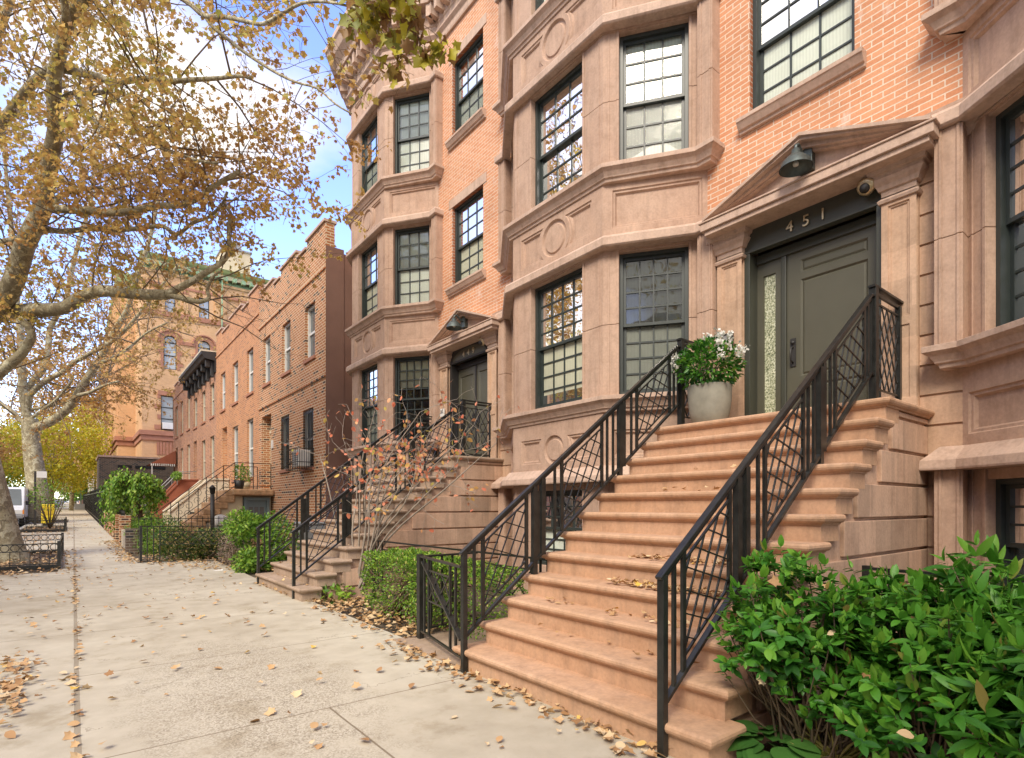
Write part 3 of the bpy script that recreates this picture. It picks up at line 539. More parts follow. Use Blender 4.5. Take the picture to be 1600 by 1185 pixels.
        if not double:
            leaf(2.14, 3.10, ((2.27, 2.95, 4.03, 4.17), (2.27, 2.95, 2.86, 3.95), (2.27, 2.95, 2.42, 2.76)), 3.03)
            m = MB(); face(m, FD, rect(3.16, 3.455, 2.30, 4.27), [dict(poly=rect(3.235, 3.385, 2.46, 4.12), depth=.02, inset=.01, floor=False)]); s = ch(m, 'sidelight', M_DOOR)
            g = MB(); g.fbox(FD, 3.235, 3.385, 2.46, 4.12, -.03, -.02); child(g, 'pane', M_GLSD, s); g = MB(); g.fbox(FD, 3.16, 3.455, 2.3, 4.2, -.1, -.09); child(g, 'curtain', M_BLI, s)
            m = MB(); m.box((DX - .03, dy + 3.10, 2.28), (DX + .06, dy + 3.16, 4.27)); ch(m, 'door_mullion', M_DOORF, bevel=.01)
            m = MB(); m.box((DX - .04, dy + 2.135, 2.28), (DX + .05, dy + 3.455, 2.31)); ch(m, 'threshold', M_BLKP)
        else:
            leaf(2.14, 2.77, ((2.22, 2.69, 3.0, 4.12), (2.22, 2.69, 2.42, 2.88)), 2.70); leaf(2.82, 3.455, ((2.90, 3.38, 3.0, 4.12), (2.90, 3.38, 2.42, 2.88)), 2.89)
            m = MB(); m.box((DX - .02, dy + 2.77, 2.28), (DX + .06, dy + 2.82, 4.27)); ch(m, 'door_mullion', M_BLKP, bevel=.01)
            m = MB(); pts = [(2.2, 4.415)] + [(2.8 + .6 * math.cos(a), 4.43 + .19 * math.sin(a)) for a in np.linspace(math.pi, 0, 14)] + [(3.4, 4.415)]
            tess(m, Frame((XF - .03, dy), (XF - .03, dy + 1)), [pts], 0); ch(m, 'transom_panel', M_BRASS if False else M_DOOR)
        # lamp
        lx, ly, lz = 5.90, dy + 2.74, 4.96
        m = MB(); m.lathe((lx, ly, lz), [(.16, -.07), (.155, -.06), (.135, .0), (.085, .05), (.045, .08), (.04, .125), (.0, .13)], 32); m.lathe((lx, ly, lz), [(.154, -.067), (.125, -.01), (.05, .05), (0, .055)], 32)
        lmp = ch(m, 'wall_lamp', M_LAMP); lmp.rotation_euler = (0, 0, 0)
        m = MB(); m.tube([(lx, ly, lz + .11), (lx + .005, ly, lz + .17), (lx + .05, ly, lz + .20), (lx + .10, ly, lz + .17), (lx + .16, ly, lz + .11), (XF - .15, ly, lz + .10)], .018, 8); child(m, 'arm', M_LAMP, lmp)
        m = MB(); m.box((XF - .22, ly - .075, lz - .02), (XF - .14, ly + .075, lz + .22)); child(m, 'back_box', M_LAMP, lmp, bevel=.006)
        m = MB(); m.lathe((lx, ly, lz - .02), [(0, -.03), (.025, -.02), (.03, 0), (.015, .03), (0, .04)], 14); child(m, 'bulb', plainglass, lmp)
        # camera dome
        cx, cy, cz = XF - .16, dy + 2.19, 4.53
        m = MB(); m.lathe((cx, cy, cz), [(.0, 0), (.06, 0), (.082, .02), (.078, .06), (.055, .09), (0, .09)], 22, axis=(.75, -.1, .6)); cm = ch(m, 'security_camera', M_BRASS)
        m = MB(); m.lathe((cx, cy, cz), [(.048, -.004), (.038, -.028), (.0, -.042)], 18, axis=(.75, -.1, .6)); child(m, 'lens_dome', M_BLKP, cm)
        # house number
        for i, chh in enumerate(number):
            tx = bpy.data.curves.new('t', 'FONT'); tx.body = chh; tx.size = .17; tx.extrude = .006; tx.align_x = 'CENTER'; to = bpy.data.objects.new('t', tx)
            SC.collection.objects.link(to); to.rotation_euler = (R(90), 0, R(-90)); to.location = (XF - .034, dy + 2.985 - i * .175, 4.445)
            dg = bpy.context.evaluated_depsgraph_get(); me = bpy.data.meshes.new_from_object(to.evaluated_get(dg)); mw = to.matrix_world.copy()
            mw = Matrix.Translation(to.location) @ to.rotation_euler.to_matrix().to_4x4(); me.transform(Matrix.Translation(-T.location) @ mw); me.materials.clear(); me.materials.append(M_BRASS)
            n = bpy.data.objects.new('house_number_digit', me); SC.collection.objects.link(n); n.parent = T; bpy.data.objects.remove(to); bpy.data.curves.remove(tx)
        m = MB(); m.box((XF - .125, dy + 3.62, 3.30), (XF - .09, dy + 3.76, 3.47)); pl = ch(m, 'doorbell_panel', M_WHT if double else M_BLKP, bevel=.004)
        m = MB(); m.box((XF - .13, dy + 3.65, 3.37), (XF - .124, dy + 3.74, 3.44)); child(m, 'button_plate', M_GREY, pl)
    return T
A, B_, C_ = M_BLI, M_BLI2, M_BLI3
BL51 = [[(A, 1), (A, 1), (A, 1)], [(C_, .9), (B_, 1), (C_, .9)], [(B_, .25), (A, .93), (C_, .6)], [(A, 1), (A, 1), (A, 1)], (A, .96), (A, 1)]
BL49 = [[(B_, 1), (B_, 1), (B_, 1)], [(B_, 1), (C_, .35), (C_, .9)], [(C_, .9), (A, 1), (A, 1)], [(B_, .9), (A, .92), (A, 1)], (C_, 1), (A, 1)]
BL53 = [[(B_, 1), (B_, 1), (B_, 1)], [(C_, .9), (B_, 1), (C_, .2)], [(A, 1), (A, 1), (A, 1)], [(A, 1), (A, 1), (A, 1)], (A, 1), (A, 1)]
townhouse(0, 'brownstone town house with single olive door and brass number 451', '451', BL51)
townhouse(PER, 'brownstone town house with double doors numbered 449, left of house 451', '449', BL49, double=True)
townhouse(-PER, 'bay of the next brownstone house, cut off by the right picture edge', '', BL53, brickwin=False, door=False)
# ------------------------------------------------------------------ stoops
X1, RUN, RISE, YL, YR, NST = 2.609, .239, .19, 3.99, 1.708, 12
NOSE = [(-.03, -.075), (.010, -.075), (.014, -.062), (.030, -.058), (.042, -.045), (.048, -.03), (.046, -.014), (.036, -.003), (.02, 0), (-.0, 0), (-.03, 0)]
def stoop(dy, label, ms, mside):
    T = thing('stoop', label, 'front steps', (4, 2.85 + dy, 0), 'high stone stoops')
    for k in range(1, NST + 1):
        m = MB(); x = X1 + RUN * (k - 1); xe = x + RUN + .05 if k < NST else XF - .005; yl, yr = YL + dy, YR + dy; zt = RISE * k; w = .05 if k == 1 else 0
        yl += w; yr -= w
        m.sweep([(xe, yr), (x, yr), (x, yl), (xe, yl)], [(o, zt + z) for o, z in NOSE], smooth=False)
        m.add([(xe, yr + .03, zt), (x + .03, yr + .03, zt), (x + .03, yl - .03, zt), (xe, yl - .03, zt)], [(0, 1, 2, 3)][::-1]); m.f[-1] = m.f[-1][::-1]
        m.box((x + .001, yr + .002, zt - RISE - (.1 if k == 1 else .0)), (xe if k < NST else x + .3, yl - .002, zt - .07))
        child(m, 'step', ms, T)
    for nm, ya, yb in (('side_wall', YR + dy + .003, YR + dy + .25), ('side_wall', YL + dy - .25, YL + dy - .003)):
        m = MB(); z = .147 - .285
        while z < 2.2:
            a, b = max(z + .013, -.15), min(z + .285 - .013, 2.195)
            kk = max(0, math.ceil((b + .06) / RISE) - 1); xs = X1 + RUN * kk + .16
            if kk > NST - 1: xs = X1 + RUN * (NST - 1) + .16
            m.box((xs, ya, a), (XF - .001, yb, b)); m.box((xs + .01, ya + .03 if ya < yb - .2 and nm and abs(ya - YR - dy) < .1 else ya, a - .02), (XF - .001, yb - (.03 if abs(yb - YL - dy) < .1 else 0), b)); z += .285
        child(m, nm, mside, T, bevel=.006)
    m = MB()
    for k in range(1, NST + 1): m.box((X1 + RUN * (k - 1) + .02, YR + dy + .036, -.1), (X1 + RUN * (k if k > NST - 2 else k) + .021 if k < NST else XF - .01, YL + dy - .036, RISE * k - .072))
    child(m, 'core', mside, T)
    return T
stoop(0, 'wide orange brownstone stoop rising to the olive door of house 451', M_STEP, M_SIDE)
stoop(PER, 'worn grey brown stone stoop of house 449 behind the bare coral shrub', M_STEP2, M_SIDE)
# ------------------------------------------------------------------ railings
def clipline(p, d, hp):
    t0, t1 = -9., 9.
    for (n, c) in hp:                                   # n.x <= c
        nd = n[0] * d[0] + n[1] * d[1]; npv = n[0] * p[0] + n[1] * p[1]
        if abs(nd) < 1e-9:
            if npv > c: return None
            continue
        t = (c - npv) / nd
        if nd > 0: t1 = min(t1, t)
        else: t0 = max(t0, t)
    if t1 - t0 < .02: return None
    return (p[0] + d[0] * t0, p[1] + d[1] * t0), (p[0] + d[0] * t1, p[1] + d[1] * t1)
SL = .755
zh = lambda x: 1.0 + SL * (x - 2.55)
zl = lambda x: .305 + .772 * (x - 2.6)
def railing(y, side, label):
    T = thing('stair_railing', label, 'railing', (2.57, y, 0), 'black iron stoop railings'); c = lambda m, n, **k: child(m, n, M_IRON, T, **k)
    xe = 5.52
    m = MB(); m.bar((2.535, y, zh(2.535)), (xe, y, zh(xe)), .045, .022); m.bar((2.56, y, zh(2.56) - .03), (xe, y, zh(xe) - .03), .022, .03); m.bar((xe, y, zh(xe)), (5.60, y, zh(xe) + .01), .045, .022); c(m, 'handrail', bevel=.004)
    m = MB(); m.bar((2.58, y, zl(2.58)), (xe, y, zl(xe)), .035, .022); m.bar((xe, y, zl(xe)), (5.62, y, zl(xe) - .02), .035, .022); c(m, 'bottom_rail')
    m = MB(); m.box((2.55, y - .022, -.02), (2.595, y + .022, zh(2.57) - .01)); c(m, 'post', bevel=.003)
    for x in (2.675, 2.765, 3.25, 3.60, 3.69, 4.25, 4.33, 4.42, 4.71, 4.80, 5.38, 5.46, 5.54): m = MB(); w = .011 if x in (2.675, 3.6, 4.33, 4.42, 4.71, 5.46, 5.54) else .016; m.box((x - w, y - .010, zl(min(x, xe)) + .0), (x + w, y + .010, zh(min(x, xe)) - .02)); c(m, 'baluster')
    for xa, xb, zb in ((3.32, 3.47, .76), (4.50, 4.60, 1.71)):
        m = MB(); m.box((xa, y - .02, zb), (xa + .05, y + .02, zh(xa) - .01)); m.box((xb - .05, y - .02, zl(xb - .05)), (xb, y + .02, zh(xb - .05) - .01)); m.box((xa + .05, y - .006, zl(xa) + .05), (xb - .05, y + .006, zh(xa) - .05)); c(m, 'post')
    for xa, xb in ((2.775, 3.24), (3.705, 4.24), (4.815, 5.37)):
        m = MB(); g = .095; hp = [((-1, 0), -xa), ((1, 0), xb), ((-SL, 1), zh(0) - g), ((.772, -1), -(zl(0) + g * .9))]
        for s, zf, gg in ((1, zh, -g), (1, zl, g * .9)): m.bar((xa, y, zf(xa) + gg), (xb, y, zf(xb) + gg), .014, .014)
        dA = (math.cos(R(66)), math.sin(R(66))); dB = (math.cos(R(-15)), math.sin(R(-15)))
        for i in range(-12, 14):
            for d, p in ((dA, (xa + .05 + i * .095, zl(xa))), (dB, (xa, zl(xa) + .06 + i * .135))):
                r = clipline(p, d, hp)
                if r: m.bar((r[0][0], y + (.004 if d is dA else -.004), r[0][1]), (r[1][0], y + (.004 if d is dA else -.004), r[1][1]), .009, .011, up=(0, 1, 0))
        c(m, 'lattice_panel')
    m = MB(); x0, x1 = 5.60, 6.22; m.box((x0 - .035, y - .03, 2.28), (x0 + .035, y + .03, 3.33)); c(m, 'landing_post', bevel=.004)
    m = MB(); m.box((x1 - .03, y - .022, 2.28), (x1 + .015, y + .022, 3.29)); c(m, 'wall_post')
    for bx in (((x0 - .05, y - .03, 3.325), (x1 + .06, y + .03, 3.345)), ((x0, y - .012, 3.27), (x1, y + .012, 3.30)), ((x0, y - .012, 2.33), (x1, y + .012, 2.36))): m = MB(); m.box(*bx); c(m, 'landing_rail')
    m = MB(); hp = [((-1, 0), -x0 - .04), ((1, 0), x1 - .04), ((0, 1), 3.20), ((0, -1), -2.44)]
    for i in range(-16, 22):
        for d, p in (((math.cos(R(60)), math.sin(R(60))), (x0 + i * .125, 2.44)), ((math.cos(R(120)), math.sin(R(120))), (x0 + i * .125, 2.44))):
            r = clipline(p, d, hp)
            if r: m.bar((r[0][0], y, r[0][1]), (r[1][0], y, r[1][1]), .009, .011, up=(0, 1, 0))
    m.box((x0, y - .008, 3.195), (x1, y + .008, 3.21)); m.box((x0, y - .008, 2.43), (x1, y + .008, 2.445)); c(m, 'landing_lattice')
    return T
r1 = railing(1.92, -1, 'nearest black iron railing, right side of the stoop of house 451')
for d, lb in ((2.0, 'black iron railing on the left side of the stoop of house 451, behind the planter'), (PER + .08, 'black iron railing on the right side of the far stoop, behind the coral shrub'), (PER + 2.12, 'farthest black iron railing, left side of the far stoop of house 449')):
    group_copy(r1, (0.03 if d > 3 else 0, d, 0.0), lb)
# ------------------------------------------------------------------ ground, pavement, road
def strip(name, x0, x1, y0, y1, dz, mat, nx=1, ny=60, kind=True):
    m = MB(); ys = [y0 + (y1 - y0) * i / ny for i in range(ny + 1)]; xs = [x0 + (x1 - x0) * i / nx for i in range(nx + 1)]
    V = [(x, y, G(y) + dz) for y in ys for x in xs]; F = [(j * (nx + 1) + i, j * (nx + 1) + i + 1, (j + 1) * (nx + 1) + i + 1, (j + 1) * (nx + 1) + i) for j in range(ny) for i in range(nx)]
    m.add(V, F); return struct(m, name, mat)
strip('ground', -400, 400, -300, 1200, -.16, M_SOIL, 2, 150)
strip('road', -10.5, -2.1, -60, 400, -.13, M_ASPH)
def slab(name, x0, x1, y0, y1, dz, th, mat, ny=60):
    m = MB(); ys = [y0 + (y1 - y0) * i / ny for i in range(ny + 1)]; V = []
    for y in ys: g = G(y); V += [(x0, y, g + dz - th), (x0, y, g + dz), (x1, y, g + dz), (x1, y, g + dz - th)]
    F = []
    for j in range(ny):
        for i in range(3): F.append((j * 4 + i, j * 4 + i + 1, (j + 1) * 4 + i + 1, (j + 1) * 4 + i)[::-1])
    F += [(3, 2, 1, 0), tuple(range(ny * 4, ny * 4 + 4))]; m.add(V, F); return struct(m, name, mat)
slab('pavement', -1.95, 2.74, -30, 14.6, 0, .2, M_PAVE, 20)
slab('pavement', -.25, 1.18, 14.6, 400, 0, .2, M_PAVE)
for a, b in ((20.2, 31.5), (37.5, 43.5), (50, 400)): slab('pavement', -1.95, -.25, a, b, 0, .2, M_PAVE, 30)
slab('pavement', 1.18, 2.74, 14.6, 15.6, 0, .2, M_PAVE, 2)
slab('kerb', -2.1, -1.95, -30, 400, .0, .2, M_KERB)
slab('pavement', -15, -10.6, -60, 400, 0, .2, M_PAVE)
strip('bed_soil', 2.74, 6.4, -30, 14.7, -.045, M_SOIL, 1, 10)
strip('bed_soil', 1.18, 5.3, 15.6, 44, -.03, M_SOIL, 1, 10)
strip('tree_pit_soil', -1.95, -.25, 14.6, 20.2, -.03, M_SOIL, 1, 4); strip('tree_pit_soil', -1.95, -.25, 31.5, 37.5, -.03, M_SOIL, 1, 4); strip('tree_pit_soil', -1.95, -.25, 43.5, 50, -.03, M_SOIL, 1, 4)
m = MB(); m.box((2.60, 4.05, -.05), (3.6, 5.3, .015)); struct(m, 'areaway_flagstone', M_STEP2)
# ------------------------------------------------------------------ row of two storey brick houses beyond
XR = 5.3
def simple_window(parent, F, u0, u1, z0, z1, d, frame, glassm, rows=2, cas=.07, sill=None, cols=1, bars=False):
    m = MB(); w = cas
    for a, b, c, e in ((u0, u0 + w, z0, z1), (u1 - w, u1, z0, z1), (u0 + w, u1 - w, z0, z0 + w), (u0 + w, u1 - w, z1 - w, z1)): m.fbox(F, a, b, c, e, d - .08, d)
    for i in range(1, rows): z = z0 + (z1 - z0) * i / rows; m.fbox(F, u0 + w, u1 - w, z - .03, z + .03, d - .07, d - .02)
    for i in range(1, cols): u = u0 + (u1 - u0) * i / cols; m.fbox(F, u - .02, u + .02, z0 + w, z1 - w, d - .07, d - .02)
    o = child(m, 'window', frame, parent)
    g = MB(); g.add([F.p(u0 + w, z0 + w, d - .06), F.p(u1 - w, z0 + w, d - .06), F.p(u1 - w, z1 - w, d - .06), F.p(u0 + w, z1 - w, d - .06)], [(0, 1, 2, 3)]); child(g, 'pane', glassm, o)
    if sill: s = MB(); s.fbox(F, u0 - .06, u1 + .06, z0 - .09, z0 - .002, -.1, .05); child(s, 'sill', sill, o)
    if bars:
        b = MB()
        for i in range(8): u = u0 + .03 + (u1 - u0 - .06) * i / 7; b.fbox(F, u - .009, u + .009, z0 + .03, z1 - .03, -.03, -.01)
        for z in (z0 + .1, z0 + (z1 - z0) * .5, z1 - .1): b.fbox(F, u0, u1, z - .012, z + .012, -.034, -.012)
        child(b, 'window_bars', M_IRON, o)
    return o
def row_house(name, label, y0, y1, ztop, mat, wins, door, merlons=(), belts=(), base=None, frame=M_WHT, glassm=M_GLF, doorm=M_WHT, sillm=None, group='two storey brick row houses'):
    T = thing('brick_row_house', label, 'brick house', (XR + 3, (y0 + y1) / 2, 0), group); ym = (y0 + y1) / 2
    F = Frame((XR, 0), (XR, 1)); holes = [dict(poly=rect(a, b, c, e), depth=.14, floor=False) for a, b, c, e, *_ in wins]
    if door: a, b, c, e = door; holes.append(dict(poly=rect(a, b, c, e), depth=.32, floor=False))
    m = MB(); face(m, F, rect(y0, y1, -.2, ztop), holes)
    for a, b, z in merlons: m.box((XR, a, ztop + .001), (XR + .25, b, z))
    m.box((XR + .004, y0 + .001, ztop - 1), (XR + .25, y1 - .001, ztop - .001))
    child(m, 'front_wall', mat, T)
    for a, b in ((y0, y0 + .02), ): pass
    m = MB(); m.box((XR + .45, y0 + .004, -.2), (XR + 11, y1 - .004, ztop - .55)); child(m, 'rear_mass', M_STUC, T)
    m = MB(); m.box((XR + .006, y0 - .012, -.2), (XR + .5, y0 + .02, ztop - .44)); 
    if base: child(m, 'side_wall', base, T)
    for a, b, z in [(a, b, z) for a, b, z in merlons]: m = MB(); m.box((XR - .05, a - .03, z), (XR + .3, b + .03, z + .07)); child(m, 'coping', M_BSL, T)
    m = MB(); segs = []; cur = y0
    for a, b, z in sorted(merlons):
        if a - cur > .1: segs.append((cur, a))
        cur = b
    if y1 - cur > .1: segs.append((cur, y1))
    for a, b in segs: k = MB(); k.box((XR - .05, a + .031, ztop + .002), (XR + .3, b - .031, ztop + .07)); child(k, 'coping', M_BSL, T)
    for z in belts: k = MB(); k.box((XR - .035, y0 + .01, z), (XR + .05, y1 - .01, z + .07)); child(k, 'belt_course', mat, T)
    for a, b, c, e, *r in wins: simple_window(T, F, a, b, c, e, -.08, frame, glassm, 2, .06, sillm, bars=bool(r))
    if door:
        a, b, c, e = door; m = MB(); m.fbox(F, a, b, c, e, -.34, -.30); d = child(m, 'door', doorm, T)
        k = MB(); k.fbox(F, a + .12, b - .12, c + .3, c + 1.0, -.30, -.285); k.fbox(F, a + .12, b - .12, c + 1.15, e - .75, -.30, -.285); k.fbox(F, a, b, e - .55, e - .47, -.30, -.26); child(k, 'door_panels', doorm, d)
    return T
hA = row_house('a', 'brown brick house with barred windows and stepped coping, next to the brownstones', 14.78, 21.56, 8.80, M_BRA,
   [(15.62, 16.45, 5.60, 7.12), (17.85, 18.72, 5.62, 7.2), (20.1, 20.98, 5.66, 7.28), (15.75, 16.66, 2.50, 4.18, 1), (17.98, 18.88, 2.55, 4.28, 1), (15.9, 16.7, .65, 1.15, 1)],
   (20.0, 21.2, 1.93, 4.55), [(14.79, 16.3, 9.0), (17.2, 18.88, 9.02), (19.67, 21.3, 9.0)], (7.74, 4.85), M_STUC, M_WHT, M_GLF, M_CRM, M_TRIMR)
k = MB(); k.box((XR - .35, 15.95, 2.52), (XR - .02, 16.5, 2.98)); ac = child(k, 'air_conditioner', M_WHT, hA, bevel=.01)
for i in range(6): k = MB(); k.box((XR - .353, 15.99, 2.57 + i * .06), (XR - .350, 16.46, 2.60 + i * .06)); child(k, 'grille_slat', M_GREY, ac)
k = MB(); P0 = [(XR - .01, 15.72), (XR - .45, 15.72), (XR - .45, 16.75), (XR - .01, 16.75)]
for z in (2.42, 2.62, 3.0):
    for a, b in zip(P0[:-1], P0[1:]): k.bar((a[0], a[1], z), (b[0], b[1], z), .02, .02)
for a, b in zip(P0[:-1], P0[1:]):
    n = 7
    for i in range(n + 1): x, y = a[0] + (b[0] - a[0]) * i / n, a[1] + (b[1] - a[1]) * i / n; k.bar((x, y, 2.42), (x, y, 3.0), .012, .012)
child(k, 'window_basket', M_IRON, hA)
k = MB(); k.box((XR - .03, 19.72, 3.35), (XR - .0, 19.9, 3.62)); child(k, 'notice_plate', M_WHT, hA)
hB = row_house('b', 'orange brick house with white framed windows and a white door', 21.56, 29.27, 9.18, M_BRB,
   [(22.4, 23.36, 5.70, 7.38), (24.87, 25.87, 5.70, 7.38), (27.3, 28.26, 5.72, 7.40), (22.4, 23.36, 2.5, 4.72), (24.87, 25.87, 2.5, 4.72)], (26.95, 27.98, 2.3, 4.9),
   [(21.6, 23.0, 9.42), (24.2, 26.4, 9.42), (27.9, 29.2, 9.42)], (8.35,), None, M_WHT, M_GLF, M_WHT, M_TRIMR)
hC = row_house('c', 'orange brick house with heavy black bracketed cornice', 29.27, 36.5, 8.35, M_BRC,
   [(29.75, 30.8, 5.74, 7.47), (32.05, 33.1, 5.74, 7.47), (34.45, 35.6, 5.74, 7.47), (29.75, 30.8, 2.7, 4.8), (32.05, 33.1, 2.7, 4.8)], (34.6, 35.6, 2.5, 5.0), (), (), None, M_CRM, M_GLF, M_CRM, M_TRIMR)
k = MB(); F = Frame((XR, 0), (XR, 1)); k.sweep([(XR, 29.3), (XR, 36.45)], [(-.1, 7.72), (.05, 7.72), (.07, 8.25), (.5, 8.32), (.56, 8.46), (.62, 8.5), (.62, 8.62), (-.1, 8.66)]); child(k, 'cornice', M_BLKP, hC)
for i in range(7):
    y = 29.5 + i * 1.12; k = MB(); k.fbox(F, y, y + .16, 7.55, 8.3, .05, .2); k.fbox(F, y, y + .16, 7.95, 8.3, .2, .42); k.fbox(F, y - .02, y + .18, 7.5, 7.6, .05, .16); child(k, 'cornice_bracket', M_BLKP, hC, bevel=.03)
k = MB(); k.box((XR - .63, 29.3, 8.625), (XR + .1, 36.45, 8.70)); child(k, 'cornice_cap', M_CRM, hC)
hD = row_house('d', 'red brick house at the far end of the row, beside the maroon awning', 36.5, 43.6, 9.1, M_BRC,
   [(36.85, 37.9, 5.9, 7.9), (39.4, 40.4, 5.9, 7.9), (41.6, 42.7, 5.9, 7.9), (36.85, 37.9, 2.9, 5.0), (39.4, 40.4, 2.9, 5.0)], (41.6, 42.6, 2.8, 5.2), [(37.2, 39.5, 9.35), (41.3, 43.0, 9.35)], (8.5,), None, M_CRM, M_GLF, M_BLGR, M_TRIMR)
# ------------------------------------------------------------------ their stoops
def poly_xz(m, P, y0, y1, mi=0):
    n = len(P); ar = sum(P[i][0] * P[(i + 1) % n][1] - P[(i + 1) % n][0] * P[i][1] for i in range(n))
    if ar > 0: P = P[::-1]
    V = [(x, y0, z) for x, z in P] + [(x, y1, z) for x, z in P]
    m.add(V, [tuple(reversed(range(n))), tuple(range(n, 2 * n))] + [(i, (i + 1) % n, n + (i + 1) % n, n + i) for i in range(n)])
random.seed(5)
T = thing('stoop', 'rough yellow sandstone stoop with a blue grey door under its landing', 'front steps', (4.5, 20.5, 0), 'stoops of the brick houses')
for i in range(9):
    m = MB(); x = 2.15 + i * .21; z = .12 + .2 * (i + 1); m.box((x + .01, 19.75, z - .2), (5.28, 21.35, z - .001)) if i == 0 else m.box((x, 19.72 + .001 * i, z - .21), (x + .5, 21.38, z)); child(m, 'step', M_SAND, T, bevel=.035)
m = MB(); m.box((4.03, 19.55, 1.74), (5.28, 21.5, 1.95)); child(m, 'landing', M_SAND, T, bevel=.05)
m = MB(); poly_xz(m, [(2.6, 0), (4.35, 0), (4.35, 1.72), (4.05, 1.72)], 19.8, 21.3); m.box((4.35, 19.9, 0), (5.27, 21.3, 1.73)); child(m, 'base', M_CONC, T)
F = Frame((4.40, 19.80), (5.2, 19.80), (0, -1)); m = MB()
for a, b, c, e in ((0, .09, .05, 1.68), (.70, .79, .05, 1.68), (.09, .70, 1.58, 1.68)): m.fbox(F, a, b, c, e, -.08, .03)
d = child(m, 'basement_door', M_BLGR, T); m = MB(); m.fbox(F, .09, .70, .05, 1.58, -.06, -.03); child(m, 'leaf', M_BLGR, d)
for i in range(3):
    for j in range(2): m = MB(); m.fbox(F, .15 + i * .17, .28 + i * .17, .75 + j * .34, 1.03 + j * .34, -.03, -.022); child(m, 'pane', M_GLF, d)
def scroll_rail(T, P, y, H=.85, step=.42, nm='railing'):
    """P: polyline (x,z) of the foot line"""
    m = MB(); top = [(x, y, z + H) for x, z in P]; bot = [(x, y, z + .1) for x, z in P]
    for a, b in zip(top[:-1], top[1:]): m.bar(a, b, .035, .02)
    for a, b in zip(bot[:-1], bot[1:]): m.bar(a, b, .02, .02)
    for (xa, za), (xb, zb) in zip(P[:-1], P[1:]):
        n = max(1, int(abs(xb - xa) / step))
        for i in range(n + 1):
            t = i / n; x = xa + (xb - xa) * t; z = za + (zb - za) * t; m.bar((x, y, z), (x, y, z + H), .022, .022)
            if i < n:
                xc, zc = x + (xb - xa) / n * .5, z + (zb - za) / n * .5 + H * .62; pts = [(xc + (.02 + .012 * q) * math.cos(q * .8), y, zc + (.02 + .012 * q) * math.sin(q * .8)) for q in range(12)]
                m.tube(pts, .007, 4); pts = [(xc + (.02 + .012 * q) * math.cos(math.pi + q * .8), y, zc - H * .28 + (.02 + .012 * q) * math.sin(math.pi + q * .8)) for q in range(10)]; m.tube(pts, .007, 4)
    return child(m, nm, M_IRON, T)
T = thing('scroll_railing', 'near curly black iron railing along the sandstone stoop', 'railing', (3, 19.65, 0), 'curly iron stoop railings'); scroll_rail(T, [(2.0, .25), (4.1, 1.95), (5.2, 1.95)], 19.65)
T = thing('scroll_railing', 'far curly black iron railing along the sandstone stoop', 'railing', (3, 21.4, 0), 'curly iron stoop railings'); scroll_rail(T, [(2.0, .25), (4.1, 1.95), (5.2, 1.95)], 21.4)
def cheek_stoop(label, yc, mat, base, P, x0, zt, w=1.5, cap=M_CRM):
    T = thing('stoop', label, 'front steps', (4.2, yc, 0), 'stoops of the brick houses')
    for y in (yc - w / 2 - .22, yc + w / 2):
        m = MB(); poly_xz(m, P, y, y + .22); child(m, 'cheek_wall', mat, T)
        Q = P[1:4]; m = MB()
        for a, b in zip(Q[:-1], Q[1:]): m.bar((a[0], y + .11, a[1] + .035), (b[0], y + .11, b[1] + .035), .3, .07)
        child(m, 'cheek_coping', cap, T)
    n = 9
    for i in range(n): m = MB(); x = x0 + i * .2; z = .3 + (zt - .3) * (i + 1) / n; m.box((x, yc - w / 2 + .003, z - .3), (XR - .02 if i == n - 1 else x + .3, yc + w / 2 - .003, z)); child(m, 'step', base, T)
    return T
sB = cheek_stoop('cream rendered stoop with solid sloping side walls', 27.4, M_CRM, M_CONC, [(3.05, -.1), (3.05, 1.12), (4.5, 2.50), (XR - .02, 2.52), (XR - .02, -.1)], 3.0, 2.3)
F = Frame((3.7, 26.42), (4.9, 26.42), (0, -1)); simple_window(sB, F, .1, 1.0, .45, 1.15, .02, M_DARK, M_GLF, 2, .05)
sC = cheek_stoop('red painted stoop with solid sloping side walls and thin handrails', 35.0, M_REDR, M_CONC, [(3.3, -.1), (3.3, 1.3), (4.5, 2.75), (XR - .02, 2.78), (XR - .02, -.1)], 3.3, 2.5, cap=M_REDR)
for y in (33.95, 36.0):
    T = thing('handrail', 'thin pale metal handrail on the %s side of the red stoop' % ('near' if y < 35 else 'far'), 'railing', (4, y, 0), 'thin handrails'); m = MB(); m.tube([(2.6, y, 1.1), (4.4, y, 3.2), (5.2, y, 3.25)], .025, 6); child(m, 'rail', M_GREY, T)
    for x in (2.9, 3.6, 4.3): m = MB(); z = 1.1 + (x - 2.6) * 1.166; m.bar((x, y, z - .55), (x, y, z), .03, .03); child(m, 'post', M_GREY, T)
